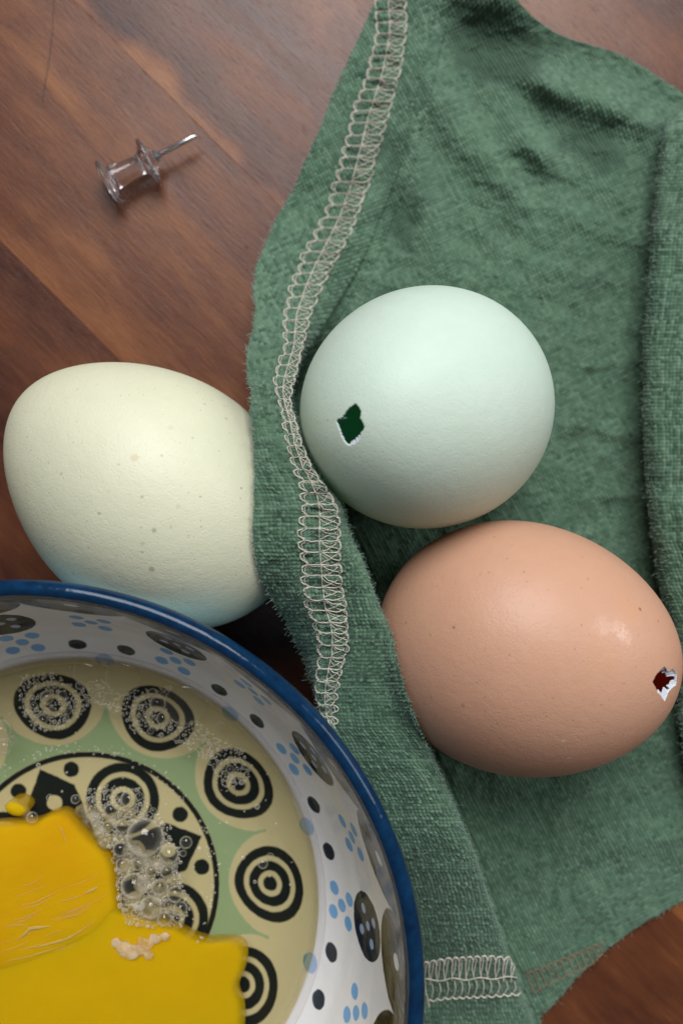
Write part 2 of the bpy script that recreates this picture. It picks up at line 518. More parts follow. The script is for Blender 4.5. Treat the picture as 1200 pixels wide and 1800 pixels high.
def az_of(E, frame, px, py):
    pole, u, w, A, a0 = frame
    d = E.ray(px, py) - E.c
    return math.atan2(d @ w, d @ u)
def shard_px(root, E, frame, pa, pb, depth, keep):
    a, b = az_of(E, frame, *pa), az_of(E, frame, *pb)
    if b - a > math.pi: b -= 2 * math.pi
    if a - b > math.pi: a -= 2 * math.pi
    shard(root, E, frame, min(a, b), max(a, b), depth, keep, mem_mat)
shard_px(rn, EG_N, fn, (1158, 1221), (1176, 1212), 0.35, 0.58)
shard_px(rn, EG_N, fn, (1178, 1210), (1188, 1196), 0.3, 0.66)
shard_px(rn, EG_N, fn, (1188, 1190), (1176, 1179), 0.8, 0.62)
shard_px(rn, EG_N, fn, (1172, 1177), (1164, 1174), 1.2, 0.62)
shard_px(rb, EG_B, fb, (612, 783), (634, 768), 0.3, 0.74)
shard_px(rb, EG_B, fb, (592, 738), (600, 734), 0.9, 0.80)

# ---------------------------------------------------------------- napkin
def kn(pts, v, s=10):
    a = np.array(sorted(pts), float)
    vv = np.arange(-260, 2100, 2.0)
    y = np.interp(vv, a[:, 0], a[:, 1])
    k = np.exp(-0.5 * (np.arange(-40, 41) * 2.0 / s) ** 2); k /= k.sum()
    yp = np.pad(y, 40, mode='edge')
    return np.interp(v, vv, np.convolve(yp, k, 'valid'))

K_L = [(-260, 770), (-90, 690), (15, 655), (78, 627), (156, 589), (224, 564), (271, 543), (336, 515), (383, 487), (432, 465), (473, 449), (510, 446), (544, 450), (581, 445), (620, 433), (665, 436), (695, 443), (719, 440), (752, 446), (818, 449), (890, 449), (915, 446), (978, 448), (1017, 460), (1052, 477), (1088, 499), (1116, 515), (1143, 529), (1176, 540), (1206, 551), (1245, 565), (1300, 585), (1400, 610), (1600, 625), (1900, 640)]
K_SL = [(-260, 760), (-90, 690), (3, 659), (62, 664), (137, 647), (199, 623), (261, 610), (311, 597), (367, 581), (411, 560), (457, 536), (504, 518), (554, 504), (575, 503), (605, 507), (656, 488), (686, 486), (737, 502), (776, 508), (818, 520), (857, 539), (911, 538), (944, 532), (981, 538), (1030, 540), (1069, 544), (1107, 563), (1146, 565), (1184, 559), (1223, 556), (1267, 570), (1300, 590), (1400, 640), (1600, 700), (1900, 760)]
K_SR = [(-260, 800), (-90, 735), (10, 709), (40, 714), (131, 701), (205, 680), (271, 661), (324, 648), (345, 639), (404, 617), (445, 595), (495, 567), (554, 543), (605, 532), (647, 522), (690, 510), (716, 509), (740, 518), (782, 529), (824, 547), (860, 572), (887, 590), (929, 596), (964, 596), (1022, 599), (1058, 606), (1102, 610), (1143, 609), (1182, 597), (1220, 588), (1270, 582), (1300, 600), (1400, 660), (1600, 720), (1900, 780)]
K_R = [(-260, 850), (-90, 790), (300, 700), (450, 640), (520, 600), (580, 562), (640, 527), (690, 513), (716, 513), (745, 523), (785, 533), (826, 550), (862, 576), (880, 597), (937, 613), (978, 633), (1011, 647), (1066, 666), (1113, 688), (1162, 697), (1226, 716), (1283, 738), (1340, 765), (1420, 800), (1500, 833), (1567, 854), (1637, 879), (1675, 888), (1708, 908), (1742, 913), (1787, 933), (1900, 965)]
K_E = [(-260, 700), (-160, 780), (-90, 838), (0, 905), (30, 935), (55, 968), (72, 1003), (80, 1042), (92, 1080), (115, 1122), (165, 1200), (215, 1280), (260, 1330), (1500, 1330), (1540, 1290), (1580, 1200), (1640, 1100), (1672, 1060), (1720, 1010), (1745, 990), (1800, 935), (1900, 880)]
K_ZR = [(-260, 1.3), (450, 2), (530, 4), (580, 8), (640, 17), (716, 28), (800, 33), (900, 35), (1000, 34), (1113, 31.5), (1226, 29.5), (1283, 29), (1340, 28.5), (1420, 27.5), (1500, 25), (1567, 21.5), (1637, 17.5), (1700, 13.5), (1800, 9), (1900, 7)]
K_ZS = [(-260, 1.1), (300, 1.6), (430, 3.5), (500, 7), (540, 10), (600, 17), (660, 26), (716, 32), (780, 36), (850, 37.5), (950, 37.5), (1020, 35), (1100, 32.5), (1180, 29.5), (1260, 27), (1340, 26.5), (1420, 25.5), (1500, 23), (1600, 17), (1700, 12), (1800, 8.5), (1900, 6)]
K_ZL = [(-260, 1.1), (360, 1.4), (430, 3.5), (480, 7), (520, 10), (560, 14), (620, 22), (680, 30), (720, 34), (800, 36.5), (900, 36.5), (980, 34), (1017, 32), (1052, 29.5), (1088, 26), (1143, 22), (1206, 18), (1245, 15), (1300, 11), (1400, 6), (1600, 4), (1900, 3)]

NV = 1080
vrow = np.linspace(-60, 1850, NV)
cL, cSL, cSR, cR, cE = (kn(k, vrow, s) for k, s in ((K_L, 5), (K_SL, 8), (K_SR, 8), (K_R, 8), (K_E, 6)))
zR, zS, zL = (kn(k, vrow, 22) for k in (K_ZR, K_ZS, K_ZL))
cL = cL + 2.2 * fbm(vrow * 0.05, vrow * 0, 4, 5) * 2
cE = cE + 2.5 * fbm(vrow * 0.06, vrow * 0 + 9, 4, 6) * 2
cR = np.maximum(cR, cSR + 3)
ridge = sm(520, 680, vrow)                       # 0 where the cloth lies flat
cB = cR + 10 + 16 * (1 - ridge)
cE = np.maximum(cE, cB + 3)
fadeE = sm(1790, 1850, vrow)
n0, n1a, n1b, n1c, n2, n3 = 6, 70, 60, 130, 90, 400
def seg(n, end=False): return np.linspace(0, 1, n, endpoint=end)
cols_px = []; cols_z = []; seg_id = []
base_h = 1.25
# rolled hem at the free edge
hh = np.minimum(1.3, zL - 0.35)
for k in range(n0):
    a_ = k / n0
    cols_px.append(cL + 11 * (1 - a_) ** 2 - 1.5 * math.sin(a_ * math.pi)); cols_z.append(zL - hh * (1 - a_ ** 1.5)); seg_id.append(0)
for t in seg(n1a):
    bul = 0.7 * math.sin(math.pi * t)
    cols_px.append(cL + (cSL - cL) * t); cols_z.append(zL + (zS - zL) * t + bul * ridge); seg_id.append(1)
for t in seg(n1b):
    cols_px.append(cSL + (cSR - cSL) * t); cols_z.append(zS + 0.25 * math.sin(math.pi * t)); seg_id.append(2)
for t in seg(n1c):
    drop = 1 - math.sqrt(max(0, 1 - t ** 5))
    wide = np.clip((cR - cSR) / 90, 0, 1)
    wide = wide * ridge; crest = zR + 2.2 * wide
    cols_px.append(cSR + (cR - cSR) * (1 - (1 - t) ** 1.15)); cols_z.append(zS + (crest - zS) * t + (1.2 * math.sin(math.pi * t)) * wide * ridge - drop * (crest - zR) * ridge); seg_id.append(3)
zB = np.full(NV, base_h)
for t in seg(n2):
    # fall from the crest back under itself and out onto the flat layer
    back = -np.interp(t, [0, .25, .6, .85, 1], [0, 1.2, 3.6, 2.6, 0]) * ridge * np.clip((zR - 5) / 12, 0, 1)
    z_ = zR + (zB - zR) * (t if True else 0)
    z_ = np.where(ridge > 0, zR + (zB - zR) * (1 - (1 - t) ** 1.3), z_)
    px_ = cR + (cB - cR) * sm(0.55, 1.0, np.array(t)) + back * F_PX / (CAM_H - z_)
    cols_px.append(px_); cols_z.append(z_); seg_id.append(4)
for t in seg(n3, True):
    cols_px.append(cB + (cE - cB) * t); cols_z.append(zB * 1.0); seg_id.append(5)
for k in range(1, 4):
    cols_px.append(cE + 0.8 * (k == 1) - 2.0 * (k == 3)); cols_z.append(zB - [0, .35, .75, 1.05][k]); seg_id.append(6)
PX = np.stack(cols_px, 1); ZZ = np.stack(cols_z, 1); SID = np.array(seg_id)
VV = np.repeat(vrow[:, None], PX.shape[1], 1)
NC = PX.shape[1]
# ripple rows so that edges are not ruled straight
flat = np.ones(NC); flat[SID == 6] = 0.5
xw = (PX - 600) * 0.112; yw = -(VV - 900) * 0.112
isbase = (SID >= 4)[None, :] * 1.0
wr = 1.15 * fbm(xw / 11 + 3, yw / 9, 3, 1) + 0.8 * fbm(xw / 4.2, yw / 3.6, 3, 2)
dirw = fbm((xw * .8 + yw * .6) / 16, (yw * .8 - xw * .6) / 3.4, 3, 4)
wr = wr + 0.8 * dirw
rdg = 1 - 2 * np.abs(fbm(xw / 6.5, yw / 5.0, 3, 7)) * 2.2; rdg2 = 1 - 2 * np.abs(fbm(xw / 3.4, yw / 3.0, 2, 9)) * 2.2
wr = wr * 0.75 + 0.28 * (rdg - .6) + 0.12 * (rdg2 - .6)
amp = np.where(isbase > 0, 1.0, 0.55 + 0.25 * (1 - ridge[:, None]))
edge_amp = np.where((SID == 0)[None, :], 0.55, 1.0)
ZZ = ZZ + wr * amp * edge_amp + ((SID == 2)[None, :] * 0.55) * (fbm(VV * 0.10, PX * 0.03, 2, 13) * 2) + 0.35 * (SID >= 5)[None, :]
# broad undulation of the flat layer: a raised pucker near the upper right, a few soft swells
def blob(cx, cy, rx, ry, ang=0):
    c_, s_ = math.cos(math.radians(ang)), math.sin(math.radians(ang))
    dx, dy = PX - cx, VV - cy
    return np.exp(-((dx * c_ + dy * s_) / rx) ** 2 - ((-dx * s_ + dy * c_) / ry) ** 2)
und = 1.6 * blob(800, 230, 34, 130, -38) + 1.2 * blob(930, 250, 30, 110, -30) + 1.5 * blob(1090, 330, 40, 120, -20) + 1.3 * blob(760, 120, 26, 90, -15) + 5.0 * blob(870, -15, 100, 48, 30) - 1.0 * blob(850, 95, 60, 40, 20) + 3.6 * blob(960, 150, 60, 30, 30) + 3.2 * blob(1085, 195, 90, 30, 25) + 2.0 * blob(945, 265, 60, 24, 28) \
    + 1.6 * blob(740, 330, 30, 150, -12) + 1.4 * blob(900, 330, 30, 120, -35) + 0.8 * blob(1010, 380, 110, 20, 22) + 0.7 * blob(1020, 480, 120, 18, 12) \
    + 0.7 * blob(1060, 640, 80, 14, -10) + 0.6 * blob(1070, 760, 80, 13, 15) + 0.7 * blob(1080, 870, 70, 12, -5) + 1.2 * blob(620, 400, 22, 90, 28) \
    + 0.8 * blob(1000, 1600, 160, 50, -25) + 1.5 * blob(1150, 1480, 90, 40, 0)
low = np.where((SID <= 3)[None, :], 1 - sm(430, 560, VV), 1.0)
ZZ = ZZ + und * low
hemdip = 1.2 * np.cos((vrow - 270) / 34.0) * (1 - sm(380, 480, vrow)) * sm(150, 230, vrow)
ZZ = ZZ + (hemdip[:, None] * 0.6 + 0.5) * ((SID <= 2)[None, :]) * (1 - ridge[:, None])
ZZ = np.maximum(ZZ, 0.12 + 0.0 * ZZ)
ZZ = np.where((SID == 6)[None, :], np.minimum(ZZ, ZZ[:, [NC - 4]] - np.array([0, .35, .75, 1.05])[np.clip(np.arange(NC) - (NC - 4), 0, 3)][None, :] * (np.arange(NC) >= NC - 3)), ZZ)
ZZ = np.maximum(ZZ, 0.1)
pos = P(PX, VV, ZZ)
upper = np.repeat((SID <= 3)[None, :], NV, 0)
Z_before = ZZ.copy()
for E_ in (EG_L, EG_N):
    for _ in range(90):
        d_ = pos - E_.c
        ins = upper & (np.linalg.norm(d_, axis=-1) < E_.r(d_) + 0.75)
        if not ins.any(): break
        ZZ = np.where(ins, ZZ + 0.15, ZZ)
        pos = np.where(ins[..., None], P(PX, VV, ZZ), pos)
def blur_rows(a, k=9):
    p_ = np.pad(a, ((k, k), (0, 0)), mode='edge')
    c_ = np.cumsum(np.pad(p_, ((1, 0), (0, 0))), 0)
    return (c_[2 * k + 1:] - c_[:-2 * k - 1]) / (2 * k + 1)
lift_ = np.where(upper, ZZ - Z_before, 0)
soft = lift_.copy()
for _ in range(3):
    soft = blur_rows(soft, 22)
    soft = blur_rows(soft.T, 9).T
soft = np.where(upper, soft, 0)
ZZ = Z_before + np.maximum(lift_, soft * 1.5)
pos = P(PX, VV, ZZ)
for E_ in (EG_L, EG_B, EG_N):
    pos = E_.push(pos, 0.75)
pos[..., 2] = np.maximum(pos[..., 2], 0.1)
# thread coordinates
du = np.linalg.norm(np.diff(pos, axis=1), axis=2)
ulen = np.concatenate([np.zeros((NV, 1)), np.cumsum(du, 1)], 1)
icS = n0 + n1a + n1b // 2
urow = ulen - ulen[:, [icS]]
dv = np.linalg.norm(np.diff(pos[:, icS], axis=0), axis=1)
vlen = np.concatenate([[0], np.cumsum(dv)])
i680 = np.argmin(abs(vrow - 680))
ang = math.radians(-27)
def planar(p):
    return p[..., 0] * math.cos(ang) - p[..., 1] * math.sin(ang), -(p[..., 0] * math.sin(ang) + p[..., 1] * math.cos(ang))
pu, pv = planar(pos)
urow = urow + pu[i680, icS]
vr = np.repeat((vlen - vlen[i680] + pv[i680, icS])[:, None], NC, 1)
w_ = (sm(520, 820, VV)) * (SID <= 4)[None, :]
U = pu * (1 - w_) + urow * w_
W = pv * (1 - w_) + vr * w_
PITCH = 0.69
def weave(U, W):
    wob = 0.22
    uu = (U + wob * fbm(U / 3.5, W / 5.0, 3, 21) * 2 + 0.05 * fbm(U * 2.0, W / 4, 2, 22)) / PITCH
    ww = (W + wob * fbm(U / 5.0, W / 3.5, 3, 23) * 2 + 0.05 * fbm(U / 4, W * 2.0, 2, 24)) / PITCH
    iu, iw = np.floor(uu), np.floor(ww)
    fu, fw = 2 * (uu - iu) - 1, 2 * (ww - iw) - 1
    par = np.mod(iu + iw, 2)
    a = np.sqrt(np.clip(1 - (fu * 0.93) ** 2, 0, 1)) * (1 - 0.55 * fw ** 2)
    b = np.sqrt(np.clip(1 - (fw * 0.93) ** 2, 0, 1)) * (1 - 0.55 * fu ** 2)
    h = np.where(par < 0.5, a, b)
    slub = vnoise(iu * 7.3, W / 6, 31) * (par < .5) + vnoise(U / 6, iw * 5.1, 32) * (par >= .5)
    cell = _lat[np.mod(iu, 256).astype(int), np.mod(iw, 256).astype(int)]
    return h * (0.55 + 0.55 * slub + 0.30 * cell), 0.55 * slub + 0.45 * cell
H, SL_ = weave(U, W)
gx = np.gradient(pos, axis=1); gy = np.gradient(pos, axis=0)
nrm = np.cross(gy, gx)
nrm /= np.linalg.norm(nrm, axis=2)[..., None] + 1e-9
flip = np.sign(nrm[NV // 6, NC - 200, 2])
nrm *= flip
fine = fbm(U * 3.1, W * 3.1, 3, 41)
AMPW = np.where(SID <= 4, 0.40, 0.36)[None, :]
disp = pos + nrm * (AMPW * (H - 0.5) + 0.04 * fine)[..., None]
disp[..., 2] = np.maximum(disp[..., 2], 0.06)

dark_patch = 1.25 * blob(862, 55, 78, 72, 25) + 0.8 * blob(900, 105, 40, 34, 0) + 0.65 * blob(985, 195, 48, 34, 30) + 0.7 * blob(1050, 262, 56, 36, 20) + 0.6 * blob(955, 305, 46, 18, 25) \
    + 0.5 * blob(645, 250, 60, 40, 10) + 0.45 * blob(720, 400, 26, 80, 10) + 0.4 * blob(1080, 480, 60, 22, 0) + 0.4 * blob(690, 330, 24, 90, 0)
dark_patch = dark_patch + 0.55 * fbm(xw / 9, yw / 9, 4, 51) + 0.35 * fbm(xw / 2.0, yw / 2.0, 3, 53)
dark_patch = np.clip(sm(0.15, 0.70, dark_patch * 1.2), 0, 1)  # mask of soft darker patches and mottling in the linen colour
thread_tone = np.clip(0.5 + (SL_ - 0.5) * np.where(SID <= 4, 1.5, 1.0)[None, :] + 0.35 * fbm(U * 0.8, W * 0.8, 3, 61), 0, 1)

def cloth_mat():
    m, nt, b = new_mat('green_linen')
    vec = coords(nt)
    st = X(attr(nt, 'dark_patch').outputs['Fac']); tt = X(attr(nt, 'tone').outputs['Fac'])
    big = noise(nt, vec, 0.10, 4, 0.6)
    fib = noise(nt, vec, 6.0, 3, 0.65)
    col = mixc(nt, tt, (0.021, 0.050, 0.029), (0.116, 0.192, 0.125))
    col = mixc(nt, ((big - 0.35) * 2.2).clamp() * 0.5, col, (0.066, 0.142, 0.082))
    col = mixc(nt, ((fib - 0.5) * 3).clamp() * 0.45, col, (0.21, 0.37, 0.285))
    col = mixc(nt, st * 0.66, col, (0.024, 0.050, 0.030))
    nt.links.new(col, b.inputs['Base Color'])
    setp(b, Roughness=0.85, Specular_IOR_Level=0.2, Sheen_Weight=0.18, Sheen_Roughness=0.5)
    bump(nt, b, fib + noise(nt, vec, 14.0, 2, 0.6) * 0.5, 0.5, 0.00010)
    return m
LINEN = cloth_mat()
nap_root = empty('napkin', (0, 0, 0), 'crumpled green linen napkin with cream overlocked hem under two eggs', 'napkin')

def cloth_obj(name, disp, dark_patch, tone):
    nr, nc = disp.shape[:2]
    me = mesh_np(name, disp.reshape(-1, 3), grid_faces(nr, nc))
    for nm_, arr in (('dark_patch', dark_patch), ('tone', tone)):
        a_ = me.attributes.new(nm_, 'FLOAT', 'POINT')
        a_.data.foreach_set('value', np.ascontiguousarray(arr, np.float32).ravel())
    return link(name, me, LINEN, nap_root)
cloth_obj('cloth', disp, dark_patch, thread_tone)

# folded-over layer on the right
K_F = [(150, 1215), (196, 1196), (206, 1176), (216, 1166), (290, 1156), (400, 1145), (500, 1138), (600, 1131), (700, 1128), (800, 1132), (900, 1139), (960, 1147), (1040, 1160), (1100, 1176), (1180, 1186), (1260, 1192), (1340, 1204), (1430, 1230), (1520, 1260)]
NF = 760; NFC = 210
vf = np.linspace(192, 1500, NF)
cF = kn(K_F, vf, 5) + 3.0 * fbm(vf * 0.03, vf * 0 + 3, 4, 71) * 2
zF = np.interp(vf, [192, 230, 400, 700, 950, 1050, 1300, 1500], [3.2, 8, 11.5, 14, 15, 13, 9, 6])
pxs, zs = [], []
for k in range(NFC):
    t = k / (NFC - 1)
    if t < 0.28:                                     # the roll of the fold
        a_ = -math.pi / 2 + math.pi * (t / 0.28) * 0.92
        rad = (zF - 2.2) / 2
        zz = 2.2 + rad * (1 + math.sin(a_))
        pp = cF + (1 - math.cos(a_)) * rad * 7.5
    else:
        q = (t - 0.28) / 0.72
        rad = (zF - 2.2) / 2; a1 = -math.pi / 2 + math.pi * 0.92
        z0_ = 2.2 + rad * (1 + math.sin(a1)); p0_ = cF + (1 - math.cos(a1)) * rad * 7.5
        pp = p0_ + (1330 - p0_) * q; zz = z0_ + (1.2 * math.sin(q * 3.0)) + 0 * p0_
    pxs.append(pp); zs.append(zz)
FX = np.stack(pxs, 1); FZ = np.stack(zs, 1); FV = np.repeat(vf[:, None], NFC, 1)
fxw = (FX - 600) * 0.108; fyw = -(FV - 900) * 0.108
FZ = FZ + 1.1 * fbm(fxw / 6, fyw / 7, 3, 81) + 0.7 * fbm(fxw / 3, fyw / 3, 3, 82)
fpos = P(FX, FV, np.maximum(FZ, 1.9))
fpos = EG_N.push(EG_N.push(fpos, 0.8), 0.8)
fu = np.concatenate([np.zeros((NF, 1)), np.cumsum(np.linalg.norm(np.diff(fpos, axis=1), axis=2), 1)], 1)
fv_ = np.concatenate([[0], np.cumsum(np.linalg.norm(np.diff(fpos[:, NFC // 2], axis=0), axis=1))])
FH, FS = weave(fu + 40.3, np.repeat(fv_[:, None], NFC, 1) + 11.7)
fn_ = np.cross(np.gradient(fpos, axis=0), np.gradient(fpos, axis=1))
fn_ /= np.linalg.norm(fn_, axis=2)[..., None] + 1e-9
fn_ *= np.sign(fn_[NF // 2, NFC - 30, 2])
fdisp = fpos + fn_ * (0.36 * (FH - 0.5) + 0.04 * fbm(fxw * 3, fyw * 3, 3, 83))[..., None]
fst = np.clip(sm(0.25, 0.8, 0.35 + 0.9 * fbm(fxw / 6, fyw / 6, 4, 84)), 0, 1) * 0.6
ftone = np.clip(0.5 + (FS - 0.5) * 1.7 + 0.6 * fbm(fxw * 1.5, fyw * 1.5, 3, 85), 0, 1)
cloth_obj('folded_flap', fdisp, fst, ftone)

# ---- overlock stitching
thread_m, nt, b = new_mat('cream_thread')
tn = noise(nt, coords(nt), 1.4, 3, 0.6)
nt.links.new(mixc(nt, tn, (0.38, 0.34, 0.27), (0.64, 0.595, 0.51)), b.inputs['Base Color'])
setp(b, Roughness=0.7, Specular_IOR_Level=0.3)
bump(nt, b, noise(nt, coords(nt), 7.0, 2), 0.5, 0.0001)
shaded_thread_m, nt, b = new_mat('shaded_thread')  # same seam where it lies in shade, the shade put into the thread colour
setp(b, Base_Color=(0.20, 0.135, 0.085, 1), Roughness=0.8)

def surf(v, c):
    """cloth position and normal at photo row v, column index c (floats, arrays)"""
    fi = np.clip((np.asarray(v, float) - vrow[0]) / (vrow[1] - vrow[0]), 0, NV - 1.001)
    c = np.clip(np.asarray(c, float), 0, NC - 1.001)
    i, j = np.floor(fi).astype(int), np.floor(c).astype(int)
    a_, b_ = (fi - i)[..., None], (c - j)[..., None]
    def g(A): return (A[i, j] * (1 - a_) + A[i + 1, j] * a_) * (1 - b_) + (A[i, j + 1] * (1 - a_) + A[i + 1, j + 1] * a_) * b_
    n = g(nrm); n /= np.linalg.norm(n, axis=-1, keepdims=True)
    return g(pos), n
cS0, cS1 = n0 + n1a, n0 + n1a + n1b
def on_band(pts, lift=0.08):
    """pts: (v, t) with t 0..1 across the stitched band"""
    pts = np.asarray(pts, float)
    q = smooth_path(pts, 26, 2) if len(pts) > 2 else smooth_path(pts, 12, 0)
    p, n = surf(q[:, 0], cS0 + q[:, 1] * (cS1 - cS0))
    p = p + n * (lift + 0.12 * np.sin(np.linspace(0, math.pi, len(q))) + 0.05 * rng.normal(0, 1, len(q)))[:, None]
    return p
def add_stitch(parent, paths, mat, r=0.135):
    V_, F_ = tube(paths, r, 6)
    link('stitch', mesh_np('stitch', V_, F_), mat, parent)

seam_v = []
v_ = -40.0
while v_ < 1272:
    seam_v.append(v_); v_ += 20.5 + random.uniform(-2, 2)
seam = link('overlock_seam', mesh_np('overlock_seam', *tube([on_band([(v, 0.02 + 0.03 * math.sin(v * .7)) for v in np.linspace(-45, 1275, 300)][0:300]) if False else
            np.concatenate([surf(np.linspace(-45, 1275, 900), np.full(900, cS0 + 0.44 * (cS1 - cS0)))[0] + surf(np.linspace(-45, 1275, 900), np.full(900, cS0 + 0.44 * (cS1 - cS0)))[1] * 0.22])], 0.10, 5)), thread_m, nap_root)
for i, v in enumerate(seam_v):
    s = 20.5; j = lambda a=1.0: random.uniform(-a, a)
    lb = 0.10 + 0.08 * random.random()
    left = on_band([(v, 0.03), (v + .2 * s, -lb), (v + .6 * s, -lb * .9), (v + .9 * s, 0.0), (v + 1.05 * s, 0.05)])
    rung = on_band([(v + j(), 0.0), (v + 1.5 + j(), 0.25), (v + j(), 0.5), (v + 2 + j(), 0.75), (v + j(2), 1.0)], 0.10)
    rb = 1.04 + 0.10 * random.random()
    right = on_band([(v, 0.97), (v + .25 * s, rb), (v + .55 * s, rb + .02), (v + .8 * s, 0.98), (v + 1.1 * s, 0.93)])
    y1 = on_band([(v, 0.44), (v + .35 * s + j(2), 0.62), (v + .55 * s + j(3), 0.9), (v + .7 * s, 1.02)], 0.12)
    y2 = on_band([(v + .9 * s, 0.46), (v + .7 * s + j(2), 0.66), (v + .35 * s + j(3), 0.92)], 0.10)
    knot = on_band([(v - .18 * s, 0.43), (v, 0.46), (v + .2 * s, 0.43)], 0.16)
    rung2 = on_band([(v + 3 + j(2), 0.02), (v + 2 + j(2), 0.35), (v + 4 + j(2), 0.7), (v + 1 + j(2), .98)], 0.03)
    y3 = on_band([(v + .1 * s, 0.40), (v + .5 * s + j(3), 0.55), (v + .85 * s + j(3), 0.80), (v + 1.0 * s, 1.0)], 0.03)
    left2 = on_band([(v + j(), 0.06), (v + .3 * s, -lb * .4), (v + .7 * s, -lb * .3), (v + 1.0 * s, 0.07)], 0.12)
    right2 = on_band([(v + j(), 0.92), (v + .3 * s, rb - .08), (v + .6 * s, rb - .06), (v + 1.0 * s, 0.93)], 0.12)
    add_stitch(seam, [left, rung, right, y1, y2, knot, rung2, y3, left2, right2], thread_m, [0.125, 0.10, 0.125, 0.085, 0.08, 0.10, 0.06, 0.06, 0.075, 0.075])

# hem seam at the bottom of the flap
def col_at(v, px, lo, hi):
    i = int(np.clip(round((v - vrow[0]) / (vrow[1] - vrow[0])), 0, NV - 1))
    row = to_px(pos[i, lo:hi])[0]
    return lo + np.interp(px, row, np.arange(hi - lo))
lo_f, hi_f = n0 + n1a + n1b, n0 + n1a + n1b + n1c
lo_b, hi_b = NC - 3 - n3, NC - 3
def on_px(pts, lo, hi, lift=0.12, n=18):
    q = smooth_path(pts, n, 2) if len(pts) > 2 else smooth_path(pts, 10, 0)
    cc = np.array([col_at(a[1], a[0], lo, hi) for a in q])
    p, nn = surf(q[:, 1], cc)
    return p + nn * (lift + 0.1 * np.sin(np.linspace(0, math.pi, len(q))))[:, None]
def hem_chain(pts, lo, hi, mat, parent_mat_r):
    return on_px(pts, lo, hi, 0.3, 120)
hem = link('hem_seam', mesh_np('hem_seam', *tube([on_px([(690 + i * 9, 1722 - 2.2 * math.sin(i * 1.2) - i * 0.25) for i in range(25)], lo_f, hi_f, .25, 140)], 0.11, 5)), thread_m, nap_root)
x = 690.0
while x < 903:
    yt = np.interp(x, [690, 780, 850, 905], [1700, 1683, 1679, 1684]); ym = yt + 41; yb = np.interp(x, [690, 780, 860, 905], [1765, 1752, 1748, 1745])
    s = 13.0 + random.uniform(-1.5, 1.5); e = lambda a=1.5: random.uniform(-a, a)
    paths = [on_px([(x, yt + 8), (x + .2 * s, yt), (x + .7 * s, yt - 1), (x + s, yt + 8)], lo_f, hi_f),
             on_px([(x + e(), yt + 2), (x - 2 + e(), yt + 20), (x + e(), ym)], lo_f, hi_f),
             on_px([(x + .5 * s + e(), yt + 1), (x + .3 * s + e(), yt + 18), (x + e(), ym - 3)], lo_f, hi_f, .08),
             on_px([(x + .3 * s, ym), (x + .5 * s, ym + 12), (x + .2 * s + e(), yb - 3)], lo_f, hi_f),
             on_px([(x, yb), (x + .35 * s, yb + 3), (x + .7 * s, yb + 3), (x + 1.1 * s, yb - 2)], lo_f, hi_f)]
    add_stitch(hem, paths, thread_m, [0.15, 0.13, 0.12, 0.12, 0.15])
    x += s
x = 925.0
while x < 1052:
    yt = 1712 - (x - 915) * 0.40; s = 11.5 + random.uniform(-1, 1); e = lambda a=1.5: random.uniform(-a, a)
    k = 1 - 0.35 * (x - 925) / 127
    paths = [on_px([(x, yt + 6), (x + .2 * s, yt), (x + .8 * s, yt - 2), (x + s, yt + 3)], lo_b, hi_b),
             on_px([(x + e(), yt + 2), (x + 5, yt + 16 * k), (x + 11 + e(), yt + 34 * k)], lo_b, hi_b),
             on_px([(x + 11, yt + 34 * k), (x + 15, yt + 36 * k), (x + 22, yt + 29 * k)], lo_b, hi_b)]
    add_stitch(hem, paths, shaded_thread_m, 0.12)
    x += s

# ---- loose fibres on the edges of the cloth
paths = []
def fibre(p0, out, length):
    n = 6
    d = np.array(out, float) + rng.normal(0, 0.55, 3); d /= np.linalg.norm(d)
    curl = rng.normal(0, 0.5, 3)
    pts = [np.array(p0, float)]
    for k in range(n - 1):
        d = d + curl * 0.35 + rng.normal(0, 0.15, 3); d /= np.linalg.norm(d)
        q = pts[-1] + d * length / (n - 1)
        q[2] = max(q[2], 0.1)
        pts.append(q)
    return np.array(pts)
for col_, cnt, out, v0, v1 in ((n0 + 1, 900, (-1, 0, .3), -50, 1250), (n0 + n1a + n1b + n1c - 6, 1100, (1, 0, .4), 880, 1840), (NC - 5, 800, (.6, .2, .5), -50, 1800)):
    for v in rng.uniform(v0, v1, cnt):
        p, n = surf(v, col_ + rng.uniform(-3, 3))
        o_ = np.array(out, float)
        if col_ > NC - 10: o_ = np.array([.6, .6 if v < 400 else -.6, .4])
        paths.append(fibre(p, o_, rng.uniform(0.35, 1.0) * (1.8 if rng.random() < .10 else 1)))
for v in rng.uniform(195, 1480, 1400):
    i = int((v - vf[0]) / (vf[1] - vf[0])); k = int(NFC * rng.uniform(.10, .26))
    paths.append(fibre(fpos[min(i, NF - 1), k], (-1, 0, .4), rng.uniform(.35, 1.1) * (1.8 if rng.random() < .10 else 1)))
for _ in range(2600):
    i = rng.integers(5, NV - 5); j_ = rng.integers(n0 + 2, n0 + n1a + n1b + n1c - 4)
    if pos[i, j_, 2] > 4 or rng.random() < .4:
        paths.append(fibre(pos[i, j_] + nrm[i, j_] * .1, nrm[i, j_] * .6 + rng.normal(0, .5, 3), rng.uniform(.3, .9)))
for _ in range(1500):
    i = rng.integers(5, int(NV * 0.70)); j_ = rng.integers(n0 + n1a - 4, n0 + n1a + n1b + 6)
    paths.append(fibre(pos[i, j_] + nrm[i, j_] * .15, nrm[i, j_] * .35 + rng.normal(0, .7, 3), rng.uniform(.5, 1.3)))
fuzz_m, nt, b = new_mat('linen_fuzz')
setp(b, Base_Color=(0.25, 0.36, 0.29, 1), Roughness=0.8)
V_, F_ = tube(paths, 0.027, 3)
fz = link('linen_fuzz', mesh_np('linen_fuzz', V_, F_), fuzz_m, nap_root)
fz['kind'] = 'stuff'

